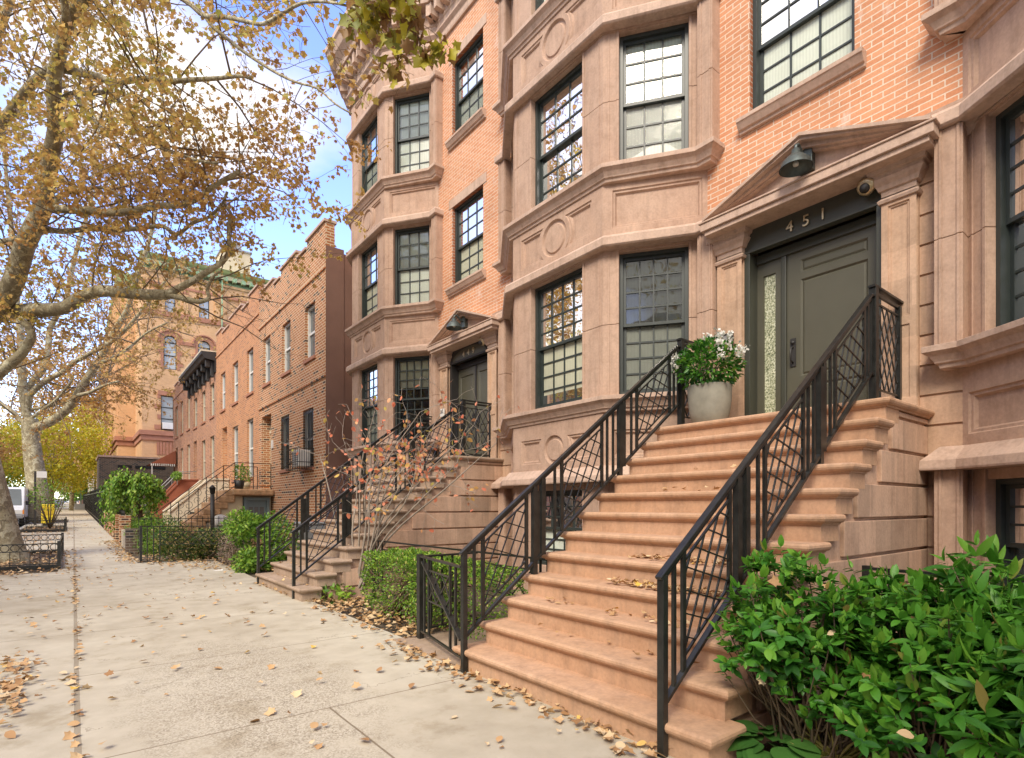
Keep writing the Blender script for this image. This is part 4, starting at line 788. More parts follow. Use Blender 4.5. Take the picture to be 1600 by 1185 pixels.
# ------------------------------------------------------------------ awning, clinker wall
T = thing('awning', 'maroon canvas awning with striped edge over an entrance', 'awning', (4.6, 43, 0))
m = MB(); m.add([(3.9, 42.4, 4.15), (5.3, 42.4, 4.15), (5.3, 42.4, 5.05), (3.9, 45.6, 4.15), (5.3, 45.6, 4.15), (5.3, 45.6, 5.05)], [(0, 1, 2), (5, 4, 3), (0, 2, 5, 3), (0, 3, 4, 1)]); child(m, 'canopy', M_REDR, T)
for i in range(12): m = MB(); x = 3.9 + i * .116; m.box((x, 42.38, 4.0), (x + .06, 42.40, 4.15)); child(m, 'valance_stripe', M_WHT, T)
m = MB(); m.box((3.95, 42.45, .4), (4.0, 42.5, 4.1)); child(m, 'pole', M_WHT, T)
T = thing('annexe', 'low dark clinker brick annexe with a flat roof in front of the school', 'brick building', (3.5, 49, 0))
m = MB(); m.box((1.37, 47.0, -.1), (9, 51.5, 4.75)); child(m, 'wall', M_BRD, T); m = MB(); m.box((1.30, 46.93, 4.751), (9.05, 51.55, 4.88)); child(m, 'coping', M_BSL, T)
m = MB(); m.box((2.4, 46.97, 4.05), (3.2, 47.0, 4.25)); m.box((3.4, 46.97, 4.05), (5.2, 47.0, 4.25)); child(m, 'dark_band', M_DARK, T)  # two plain dark strips high on the annexe wall
# ------------------------------------------------------------------ tan brick school
T = thing('school_building', 'tall tan brick building with green copper cornice and round arched windows', 'school', (8, 60, 0))
m = MB(); F = Frame((4.21, 52.0), (24, 52.0), (0, -1)); X_ = lambda x: x - 4.21; holes = []
wl = [(5.73, 6.47, 16.95, 18.55), (8.13, 8.90, 16.95, 18.6)]; lw = (5.47, 6.35, 7.45, 10.2)
for a, b, c, e in wl + [lw]: holes.append(dict(poly=rect(X_(a), X_(b), c, e), depth=.2, floor=False))
def arch(cx, r, z0, zs, n=16): return [(cx - r, z0), (cx + r, z0)] + [(cx + r * math.cos(t), zs + r * math.sin(t)) for t in np.linspace(0, math.pi, n)]
arcs = [(X_(6.10), .45, 12.35, 14.6), (X_(8.52), .45, 12.35, 14.6)]
for cx, r, z0, zs in arcs: holes.append(dict(poly=arch(cx, r, z0, zs), depth=.2, floor=False))
holes.append(dict(poly=rect(X_(10.2), X_(11.2), 16.95, 18.9), depth=.12))
face(m, F, rect(0, 19.8, -.1, 20.1), holes); m.box((4.212, 52.3, 0), (24, 90, 20.0)); m.box((4.212, 52.0, 0), (4.4, 52.3, 20.0)); m.v = [(x, y + (.001 if y == 52.0 and z in (0, 20.0) else 0), z) for x, y, z in m.v]
child(m, 'side_wall', M_BRT, T)
m = MB(); m.box((2.97, 58.0, -.1), (6, 90, 19.9)); child(m, 'front_bay', M_BRT, T)
for y in (58.3, 60.5, 63, 66, 69.5, 73): m = MB(); m.box((2.80, y, 7.3), (2.97, y + .7, 19.8)); child(m, 'pilaster', M_BRT, T)
for x0, x1, y0, y1 in ((2.75, 4.3, 57.8, 90), (4.0, 24, 51.75, 57.79)):
    for z0, z1, pr in ((7.0, 7.35, 0), (6.6, 7.0, -.12)): m = MB(); m.box((x0 - pr, y0 - pr, z0), (x1, y1, z1 - .002)); child(m, 'belt_course', M_TRIMR, T)
for z0, z1, pr in ((16.55, 16.9, .12), (18.95, 19.15, .06), (14.55, 14.62, .02)):
    m = MB()
    if z0 < 15:
        segs = [(4.21, 5.4), (6.8, 7.82), (9.22, 12)]
        for a, b in segs: q_ = MB(); q_.box((a, 52 - .1, 14.45), (b, 51.999, 14.72)); child(q_, 'belt_course', M_TRIMR, T)
        continue
    else: m.box((4.1, 52 - pr, z0), (24, 51.998, z1))
    child(m, 'belt_course', M_TRIMR, T)
for cx, r, z0, zs in arcs:
    m = MB(); n = 18; V = []; t = np.linspace(0, math.pi, n)
    for rr, dd in ((r + .02, .06), (r + .34, .06), (r + .36, .16), (r + .46, .16), (r + .46, -.01)): V += [F.p(cx + rr * math.cos(a), zs + rr * math.sin(a), dd) for a in t]
    m.add(V, [(q * n + i, q * n + i + 1, (q + 1) * n + i + 1, (q + 1) * n + i) for q in range(4) for i in range(n - 1)])
    for sg in (-1, 1):
        u0, u1 = sorted((cx + sg * (r + .02), cx + sg * (r + .2))); m.fbox(F, u0, u1, z0, zs, .0, .05)
        for q in range(2): a0, a1 = sorted((cx + sg * (r + .2), cx + sg * (r + .45))); m.fbox(F, a0, a1, z0 + .3 + q * .9, z0 + .6 + q * .9, .0, .05)
    child(m, 'arch_surround', M_TRIMR, T)
    m = MB(); P = arch(cx, r, z0, zs); Q = inset(P, .06); k = len(P); m.add([F.p(u, z, -.1) for u, z in P] + [F.p(u, z, -.1) for u, z in Q], [(i, (i + 1) % k, k + (i + 1) % k, k + i) for i in range(k)])
    for z in (zs - .1, z0 + 1.1): m.fbox(F, cx - r, cx + r, z - .04, z + .04, -.14, -.09)
    w = child(m, 'arched_window', M_DARK, T); g = MB(); g.add([F.p(u, z, -.13) for u, z in P], [tuple(range(k))]); child(g, 'pane', M_GLF2, w)
for a, b, c, e in wl + [lw]: simple_window(T, F, X_(a), X_(b), c, e, -.1, M_DARK, M_GLF2, 3 if e < 12 else 2, .05)
m = MB(); m.fbox(F, X_(5.55), X_(6.27), 7.55, 8.05, -.1, .25); child(m, 'air_conditioner', M_WHT, T)
for q in range(4):
    for a, b in ((lw[0] - .45, lw[0] - .02), (lw[1] + .02, lw[1] + .45)):
        if q % 2: a, b = (a + .2, b) if a < lw[0] else (a, b - .2)
        m = MB(); m.fbox(F, X_(a), X_(b), 7.5 + q * .82, 7.85 + q * .82, 0, .05); child(m, 'quoin', M_TRIMR, T)
m = MB(); m.fbox(F, X_(lw[0] - .2), X_(lw[1] + .2), 10.22, 10.55, 0, .1); child(m, 'window_head', M_TRIMR, T)
m = MB()
for i in range(7): t = R(50 + i * 13.3); m.fbox(F, X_(5.9) + 1.0 * math.cos(t) - .08, X_(5.9) + 1.0 * math.cos(t) + .08, 5.4 + .1 * math.sin(t), 6.3 + .25 * math.sin(t), 0, .06)
child(m, 'flat_arch', M_TRIMR, T)
for i in range(12):
    for x in (4.9, 7.0, 9.3, 11.4, 12.7): 
        if i == 0: m = MB(); m.box((x, 51.9, 17.0), (x + .35, 51.999, 18.6)); child(m, 'pilaster', M_BRT, T); m = MB(); m.box((x - .05, 51.86, 18.6), (x + .4, 51.899, 18.8)); child(m, 'pilaster_cap', M_TRIMR, T)
m = MB(); m.sweep([(2.97, 90), (2.97, 58.0), (4.21, 58.0), (4.21, 52.0), (24, 52.0)][::-1], [(-.1, 19.9), (.06, 19.9), (.1, 20.3), (.14, 20.45)]) if False else None
def corn(prof, nm, mat): m = MB(); m.sweep([(24, 52.0), (4.21, 52.0), (4.21, 58.0), (2.97, 58.0), (2.97, 90)], [(-o, z) for o, z in prof]); m.f = [f[::-1] for f in m.f]; child(m, nm, mat, T)
corn([(-.1, 19.85), (.08, 19.85), (.12, 20.25), (.2, 20.4), (.55, 20.6), (.6, 20.72)], 'cornice_bed', M_GRN); corn([(-.1, 20.5), (.62, 20.74), (.75, 20.85), (.85, 21.1), (.8, 21.2), (.1, 21.35), (-.1, 21.35)], 'cornice', M_GRNL)
for i in range(14): m = MB(); x = 4.5 + i * .68; m.box((x, 51.5, 20.28), (x + .28, 51.95, 20.62)); child(m, 'modillion', M_GRN, T)
m = MB(); m.box((4.4, 52.4, 20), (23.8, 89, 21.0)); child(m, 'roof', M_CONC, T)
m = MB(); m.box((10.1, 52.9, 20.9), (12.3, 56, 23.6)); child(m, 'bulkhead', M_CONC, T); m = MB(); m.box((10.0, 52.8, 23.602), (12.4, 56.1, 23.75)); child(m, 'bulkhead_coping', M_GREY, T)
m = MB(); m.box((10.8, 52.95, 23.75), (11.5, 53.6, 24.45)); child(m, 'vent_hood', M_GREY, T)
m = MB(); m.tube([(8.9, 51.7, 20.3), (8.9, 51.85, 12), (8.95, 51.85, 4)], .06, 6); m.v = [(x + .9, y, z) for x, y, z in m.v]; child(m, 'rain_pipe', M_GRN, T)
# ------------------------------------------------------------------ further buildings on the right
def block(name, label, cat, x0, x1, y0, y1, z1, mat, band=None, win=None):
    T = thing(name, label, cat, ((x0 + x1) / 2, (y0 + y1) / 2, 0), None); m = MB(); m.box((x0, y0, -.1), (x1, y1, z1)); child(m, 'wall', mat, T)
    m = MB(); m.box((x0 - .15, y0 - .15, z1 + .001), (x1, y1, z1 + .3)); child(m, 'coping', M_BSL, T)
    if win:
        F = Frame((x0, 0), (x0, 1)); n = int((y1 - y0) / win[0])
        for i in range(n):
            for z in win[1]: u = y0 + (i + .3) * win[0]; simple_window(T, F, u, u + win[0] * .45, z, z + 1.9, .03, M_DARK, M_GLF, 2, .1)
    if band: m = MB(); m.box((x0 + .1, y0 - .02, band[0]), (x1, y0 - .001, band[1])); child(m, 'gable_band', band[2], T)
    return T
block('apartment_block', 'beige rendered building with a dark upper storey behind the school', 'building', 2.4, 12, 92, 104, 13.5, M_CRM, None, (4, (3, 7)))
T = thing('roof_storey', 'dark clad roof storey standing on the beige building', 'building', (8, 98, 13.8)); m = MB(); m.box((2.9, 92.5, 13.81), (12, 103, 22)); child(m, 'cladding', M_DKCL, T); m = MB(); m.box((2.8, 92.4, 22.001), (12, 103.1, 22.2)); child(m, 'coping', M_GREY, T)
block('apartment_block', 'pale end wall with an orange brick top at the far end of the street', 'building', 1.9, 12, 118, 140, 14, M_CRM, (8.6, 13.6, M_BRB), (4, (3, 7, 11)))
block('apartment_block', 'dull red brick building, farthest on the right side of the street', 'building', 1.4, 12, 160, 220, 26, M_BRC, None, (5, (3, 7, 11, 15, 19)))
# ------------------------------------------------------------------ opposite side of the street
OPP = [(-34, M_BRC, 11.5, 'red brick house across the road, far behind the camera'), (-26, M_BS, 12, 'brownstone house across the road, beside the red brick one behind the camera'), (-18, M_BRB, 12, 'orange brick house across the road behind the camera'),
 (-10, M_BS, 11, 'lower brownstone house across the road just behind the camera'), (-2, M_CRM, 12.5, 'cream fronted house across the road opposite the camera'), (6, M_BRC, 12, 'red brick house facing the stoops of 449 and 451'),
 (14, M_BS, 12, 'brownstone house facing the brown brick house'), (22, M_BRB, 11.6, 'orange brick house facing the orange brick house'), (30, M_BRC, 12, 'red brick house facing the black bracketed cornice'), (38, M_BS, 12, 'brownstone house facing the maroon awning'),
 (46, M_BRB, 12, 'orange brick house facing the dark brick annexe'), (54, M_BS, 12.5, 'brownstone house facing the school entrance corner'), (62, M_BRC, 12, 'red brick house facing the middle of the school'), (70, M_BS, 12, 'brownstone house facing the far half of the school'),
 (80, M_BRB, 13, 'orange brick house facing the end of the school'), (92, M_BS, 12, 'brownstone house facing the beige building'), (104, M_BRC, 13, 'red brick house beyond the beige building, left of the road'), (120, M_BS, 14, 'tall brownstone house far down the left side of the road'), (150, M_BRB, 16, 'last orange brick block at the far left end of the road')]
for i, (y0, c, h, lb) in enumerate(OPP):
    w = 7.99 if y0 < 104 else 24
    T = thing('opposite_house', lb, 'town house', (-20, y0 + 4, 0), 'terrace across the street')
    m = MB(); m.box((-26, y0 + .01, -.1), (-15, y0 + w, h)); child(m, 'wall', c, T); m = MB(); m.box((-26, y0 + .02, h + .001), (-14.5, y0 + w - .01, h + .6)); child(m, 'cornice', M_BSL, T)
    F = Frame((-15, 0), (-15, 1), (1, 0))
    for z in (1.0, 4.4, 7.8):
        for j in range(3): u = y0 + 1.0 + j * w * .29; simple_window(T, F, u, u + 1.2, z, z + 2.1, .03, M_BLKP, M_GLF, 2, .08)
# ------------------------------------------------------------------ fences and garden walls
def lattice_fence(label, a, b, H, G0=0, brace=False, lat=None, post_b=True, group='low black iron yard fences', nb=2, z0=.0):
    T = thing('iron_fence', label, 'fence', (a[0], a[1], G0), group); A3, B3 = Vector((a[0], a[1], G0)), Vector((b[0], b[1], G0)); L_ = (B3 - A3).length; d = (B3 - A3).normalized()
    P = lambda u, z: A3 + d * u + Vector((0, 0, z))
    for u in ((0, L_) if post_b else (0,)): m = MB(); m.bar(P(u, -.05), P(u, H + .02), .05, .05, up=(0, 1, 0)); child(m, 'post', M_IRON, T)
    m = MB(); m.bar(P(0, H), P(L_, H), .035, .02); child(m, 'top_rail', M_IRON, T); m = MB(); m.bar(P(0, .10), P(L_, .10), .025, .02); child(m, 'bottom_rail', M_IRON, T)
    us = [.14 * (i + 1) for i in range(nb)]
    if lat: us += [L_ - .14 * (i + 1) for i in range(nb)]
    for u in us: m = MB(); m.bar(P(u, .1), P(u, H), .02, .02, up=(0, 1, 0)); child(m, 'baluster', M_IRON, T)
    if lat:
        u0, u1, h0, h1 = us[nb - 1], us[-1], .2 if lat == 1 else H - .42, H - .12; m = MB(); hp = [((-1, 0), -u0), ((1, 0), u1), ((0, 1), h1), ((0, -1), -h0)]
        for i in range(-8, int(L_ / .24) + 8):
            for ang in (42, 138):
                r = clipline((u0 + i * .24, h0), (math.cos(R(ang)), math.sin(R(ang))), hp)
                if r: m.bar(P(*r[0]), P(*r[1]), .012, .012)
        m.bar(P(u0, h1), P(u1, h1), .015, .015); m.bar(P(u0, h0), P(u1, h0), .015, .015); child(m, 'lattice', M_IRON, T)
    if brace: m = MB(); m.bar(P(.1, H - .05), P(L_, .25), .05, .02); child(m, 'brace', M_IRON, T)
    return T
lattice_fence('iron gate panel between the box hedge and the stoop post of house 451', (2.84, 5.15), (2.60, 4.0), .87, brace=True, lat=2, post_b=False)
lattice_fence('long lattice topped fence behind the box hedge, parallel to the brownstones', (3.66, 8.1), (3.70, 4.1), .86, lat=2)
lattice_fence('short return of the fence beside the box hedge', (2.86, 5.2), (3.62, 5.25), .86, nb=3, post_b=False)
lattice_fence('iron fence behind the evergreen shrubs at the right of the stoop', (4.4, 1.55), (4.4, -2.5), .95, lat=2)
lattice_fence('lattice fence in front of the mottled hedge, reaching towards the pavement', (1.24, 15.6), (3.3, 14.3), .92, lat=2, nb=3)
def garden(): pass
T = thing('garden_wall', 'low white plank panel wall with a brick end pier', 'garden wall', (1.25, 20, 0)); 
for i in range(4): m = MB(); m.box((1.18, 18.72, .08 + i * .15), (1.26, 21.3, .215 + i * .15)); child(m, 'plank', M_CRM, T, bevel=.008)
m = MB(); m.box((1.12, 18.3, 0), (1.5, 18.7, .78)); child(m, 'pier', M_BRD, T)
for i, y in enumerate((21.5, 23.6, 25.6, 27.8, 30.0, 32.5)):
    g = G(y); m = MB(); m.box((1.15, y, g - .05), (1.45, y + .35, g + .95)); o = m.build('brick_pier', M_BRA, bevel=.01); tag(o, ('brick gate pier touching the white plank wall', 'brick gate pier beside the weeping tree', 'brick gate pier just beyond the weeping tree', 'brick gate pier in front of the cream stoop', 'brick gate pier next to the end of the low black railing', 'last brick gate pier, at the foot of the red stoop')[i], 'gate pier', 'brick gate piers')
def spear_fence(label, x, y0, y1, H, step=.16, group='black spear topped fences'):
    T = thing('iron_fence', label, 'fence', (x, y0, G(y0)), group); m = MB(); n = int((y1 - y0) / step)
    for i in range(n): y = y0 + i * step; g = G(y); m.bar((x, y, g), (x, y, g + H), .025, .025, up=(0, 1, 0)); m.lathe((x, y, g + H), [(.02, 0), (.0, .12)], 4)
    child(m, 'pickets', M_IRON, T)
    for h in (.2, H - .15): m = MB(); m.bar((x, y0, G(y0) + h), (x, y1, G(y1) + h), .03, .04); child(m, 'rail', M_IRON, T)
spear_fence('low black railing on the garden line between the white plank wall and the piers', 1.3, 21.9, 33.5, 1.0, .18)
spear_fence('tall black spear fence receding beside the school', 1.2, 36, 110, 2.0, .3)
def slim_fence(label, x0, x1, y, H):
    T = thing('iron_fence', label, 'fence', (x0, y, G(y)), 'black spear topped fences'); m = MB(); n = int((x1 - x0) / .14)
    for i in range(n + 1): m.bar((x0 + i * .14, y, G(y)), (x0 + i * .14, y, G(y) + H), .015, .015, up=(0, 1, 0))
    child(m, 'pickets', M_IRON, T); m = MB(); m.bar((x0, y, G(y) + H - .06), (x1, y, G(y) + H - .06), .02, .02); child(m, 'rail', M_IRON, T)
slim_fence('thin spear fence across the yard behind the mottled hedge', 1.4, 4.8, 18.2, 1.0)
# tree pit guard: hoops
def pit_guard(label, x0, x1, y0, y1, g, H=.5):
    T = thing('tree_guard', label, 'tree guard', (x0, y0, g), 'iron tree pit guards')
    for (a, b) in (((x0, y0), (x1, y0)), ((x1, y0), (x1, y1)), ((x0, y1), (x1, y1))):
        m = MB(); L_ = math.dist(a, b); n = max(2, int(L_ / .15)); q = lambda t, z: (a[0] + (b[0] - a[0]) * t, a[1] + (b[1] - a[1]) * t, g + z)
        for z, w in ((H, .02), (H - .15, .016), (.10, .02)): m.bar(q(0, z), q(1, z), w, w)
        m.bar(q(0, .03), q(1, .03), .05, .10)
        for i in range(n + 1): m.bar(q(i / n, .05), q(i / n, H - .15), .012, .012, up=(0, 1, 0))
        dx, dy = (b[0] - a[0]) / L_, (b[1] - a[1]) / L_
        for i in range(n):
            c = q((i + .5) / n, H - .075); pts = [(c[0] + .068 * math.cos(t) * dx, c[1] + .068 * math.cos(t) * dy, c[2] + .068 * math.sin(t)) for t in np.linspace(0, 2 * math.pi, 13)]; m.tube(pts, .007, 4, cap=False)
        child(m, 'hoop_panel', M_IRON, T)
    for p in ((x1, y0), (x1, y1), (x0, y0)): m = MB(); m.box((p[0] - .03, p[1] - .03, g), (p[0] + .03, p[1] + .03, g + H + .05)); child(m, 'post', M_IRON, T)
pit_guard('hooped black guard round the nearest big plane tree', -1.95, -.24, 15.2, 20.0, G(17) - .0, .52)
pit_guard('small black guard at the planted pit with bare stems', -1.9, -.30, 31.8, 37.3, G(34), .5)
# ------------------------------------------------------------------ planter on the landing
T = thing('planter', 'tall grey cast planter beside the door on the landing of house 451', 'plant pot', (5.62, 3.56, 2.28))
m = MB(); m.lathe((5.62, 3.56, 2.282), [(0, 0), (.15, 0), (.185, .04), (.215, .14), (.232, .28), (.238, .44), (.236, .45), (.222, .45), (.222, .40), (0, .40)], 40); child(m, 'pot', M_POT, T)
rng = np.random.default_rng(3)
T = thing('potted_shrub', 'white flowering green shrub growing in the grey planter', 'plant', (5.62, 3.56, 2.68))
def blob(rng, n, c, r, shell=.55):
    d = rdir(rng, n); rad = (shell + (1 - shell) * rng.random(n) ** .5); return np.array(c) + d * rad[:, None] * np.array(r), d
p, d = blob(rng, 1500, (5.60, 3.56, 2.96), (.36, .37, .27), .25); k = p[:, 2] > 2.70; p, d = p[k], d[k]; leaves('foliage', p, d + rdir(rng, len(p)) * .8, rdir(rng, len(p)) + [0, 0, 1.2], rng.uniform(.045, .075, len(p)), T_OVAL, L_RHO, T, seed=2)
p, d = blob(rng, 34, (5.56, 3.52, 2.99), (.37, .38, .30), .95); k = p[:, 2] > 2.95; p = p[k]; q = (p[:, None, :] + rng.normal(size=(len(p), 26, 3)) * .022).reshape(-1, 3)
for i in range(len(p)): k = slice(i * 26, i * 26 + 26); leaves('flower_cluster', q[k], rdir(rng, 26), rdir(rng, 26), rng.uniform(.025, .04, 26), T_QUAD, L_WHT, T, seed=3 + i, wid=1.4)
m = MB()
for i in range(9): a = i * .7; m.tube([(5.62, 3.56, 2.66), (5.62 + .1 * math.cos(a), 3.56 + .1 * math.sin(a), 2.85), (5.62 + .22 * math.cos(a), 3.56 + .22 * math.sin(a), 3.05)], [.008, .006, .003], 5)
child(m, 'stems', M_TWIG, T)
# ------------------------------------------------------------------ small things
T = thing('van', 'white van parked at the kerb behind the big plane tree', 'van', (-3.1, 43, G(43)))
g = G(43) - .13; xl, xr, yf = -4.05, -2.12, 41.0
prof = [(yf, .55), (yf - .02, .95), (yf + .55, 1.12), (yf + 1.15, 2.14), (yf + 1.5, 2.22), (yf + 5.0, 2.22), (yf + 5.2, 2.05), (yf + 5.25, .5), (yf, .5)]
m = MB(); V = [(x, y, g + z) for x in (xl + .05, xr - .05) for y, z in prof]; n = len(prof); m.add(V, [tuple(range(n)), tuple(reversed(range(n, 2 * n)))] + [(i, n + i, n + (i + 1) % n, (i + 1) % n) for i in range(n)]); child(m, 'body', M_VAN, T, bevel=.06)
m = MB(); m.add([(xl + .16, yf + .60, g + 1.17), (xr - .16, yf + .60, g + 1.17), (xr - .22, yf + 1.13, g + 2.08), (xl + .22, yf + 1.13, g + 2.08)], [(0, 1, 2, 3)]); m.v = [(x, y - .03, z + .02) for x, y, z in m.v]; child(m, 'windscreen', M_GLF, T)
m = MB(); m.box((xl + .08, yf - .12, g + .45), (xr - .08, yf + .05, g + .65)); child(m, 'bumper', M_GREY, T, bevel=.03); m = MB(); m.box((xl + .45, yf - .045, g + .70), (xr - .45, yf - .02, g + .92)); child(m, 'grille', M_DARK, T)
for x in (xl + .1, xr - .42): m = MB(); m.box((x, yf - .05, g + .70), (x + .32, yf - .02, g + .92)); child(m, 'headlight', M_WHT, T)
for x in (xl + .06, xr - .10): m = MB(); m.box((x, yf - .052, g + .70), (x + .07, yf - .02, g + .92)); child(m, 'indicator', plain('amber_lens', (.8, .28, .03), .3), T)
for x in (xl + .05, xr - .27):
    for y in (yf + .8, yf + 4.2):
        m = MB(); m.lathe((x, y, g + .34), [(.34, 0), (.34, .22), (0, .22), (0, 0), (.34, 0)], 20, axis=(1, 0, 0)); w = child(m, 'wheel', M_RUB, T); m = MB(); m.lathe((x - .005 if x < -3 else x + .225, y, g + .34), [(0, -.01), (.18, -.01), (.18, .01), (0, .01)], 14, axis=(1, 0, 0)); child(m, 'hub_cap', M_GREY, w)
for x in (xl - .12, xr - .02): m = MB(); m.box((x, yf + .95, g + 1.2), (x + .16, yf + 1.05, g + 1.42)); child(m, 'mirror', M_BLKP, T)
T = thing('newspaper_box', 'bright yellow newspaper box behind the bare stems', 'newspaper box', (-1.2, 39, G(39))); g = G(39)
m = MB(); m.box((-1.35, 38.8, g + .12), (-.80, 39.25, g + 1.15)); child(m, 'cabinet', M_YEL, T, bevel=.03); m = MB(); m.box((-1.28, 38.785, g + .6), (-.87, 38.80, g + 1.02)); child(m, 'door_window', plain('yellow_door', (.6, .42, .03), .3), T); m = MB(); m.box((-1.3, 38.85, g), (-.85, 39.2, g + .12)); child(m, 'base', M_BLKP, T)
T = thing('street_sign', 'dark post with a small white parking sign', 'sign', (-1.65, 40, G(40))); g = G(40)
m = MB(); m.box((-1.69, 40, g), (-1.60, 40.06, g + 2.95)); child(m, 'post', M_BLKP, T); m = MB(); m.box((-1.58, 39.97, g + 2.6), (-1.15, 39.99, g + 2.95)); child(m, 'sign_plate', M_WHT, T)
T = thing('lamp_post', 'slim pale lamp post far down the pavement', 'lamp post', (.95, 118, G(118))); m = MB(); m.tube([(.95, 118, G(118)), (.95, 118, 9.5), (0, 118, 10)], .1, 6); child(m, 'pole', M_GRN, T)
T = thing('parcel', 'grey box on the far pavement', 'box', (.8, 90, G(90))); m = MB(); m.box((.1, 90, G(90)), (1.15, 91, G(90) + .75)); child(m, 'carton', M_GREY, T, bevel=.04)
for x, nm in ((-.3, 'person'),):
    pass
m = MB(); m.lathe((3.55, 19.0, .9), [(0, 0), (.24, 0), (.24, .02), (0, .02)], 28, axis=(0, -1, .05)); tag(m.build('round_disc', M_WHT), 'round white disc standing by the sandstone stoop', 'disc')
T = thing('lantern_post', 'black garden lantern on a post in front of the sandstone stoop', 'garden lamp', (3.3, 18.8, .1)); m = MB(); m.tube([(3.3, 18.8, .05), (3.3, 18.8, 1.75)], .06, 10); child(m, 'post', M_BLKP, T); m = MB(); m.lathe((3.3, 18.8, 1.75), [(.04, 0), (.07, .04), (.085, .18), (.10, .19), (.03, .27), (0, .29)], 6); child(m, 'lantern', M_BLKP, T)
for i, (x, y, h, mm) in enumerate(((4.35, 20.2, .3, M_BLKP), (4.7, 20.9, .26, M_CONC))):
    T = thing('flower_pot', ('black', 'pale')[i] + ' pot with a small green plant on the sandstone stoop landing', 'plant pot', (x, y, 1.95), 'pots on the sandstone landing'); m = MB(); m.lathe((x, y, 1.952), [(0, 0), (.11, 0), (.17, h), (.15, h), (.14, h - .04), (0, h - .04)], 18); child(m, 'pot', mm, T)
    p, d = blob(rng, 240, (x, y, 1.95 + h + .25), (.16, .16, .32), .1); leaves('plant', p, d, rdir(rng, len(p)), rng.uniform(.05, .09, len(p)), T_OVAL, L_GRN, T, seed=8 + i)
m = MB(); m.box((4.9, 9.2, -.02), (5.5, 9.8, .95)); T = None
for i, (x, y, mt, lb) in enumerate(((4.4, 13.3, M_GREY, 'grey wheelie bin beyond the far stoop'), (4.9, 13.9, M_REDR, 'red lidded bin beyond the far stoop'))):
    T = thing('rubbish_bin', lb, 'bin', (x, y, 0), 'bins in the far yard'); m = MB(); V = [(x + a * .22, y + b * .22, .05) for a, b in ((-1, -1), (1, -1), (1, 1), (-1, 1))] + [(x + a * .28, y + b * .28, .95) for a, b in ((-1, -1), (1, -1), (1, 1), (-1, 1))]
    m.add(V, [(3, 2, 1, 0), (4, 5, 6, 7), (0, 1, 5, 4), (1, 2, 6, 5), (2, 3, 7, 6), (3, 0, 4, 7)]); child(m, 'body', mt, T, bevel=.02); m = MB(); m.box((x - .3, y - .3, .955), (x + .3, y + .3, 1.02)); child(m, 'lid', mt, T, bevel=.02)
m = MB(); m.box((2.2, 12.9, .004), (2.45, 13.1, .012)); m.add([(2.2, 12.9, .012), (2.45, 12.9, .013), (2.5, 13.1, .06), (2.25, 13.12, .03)], [(0, 1, 2, 3)]); tag(m.build('paper_scrap', M_WHT), 'scrap of white paper on the leaf litter', 'litter')
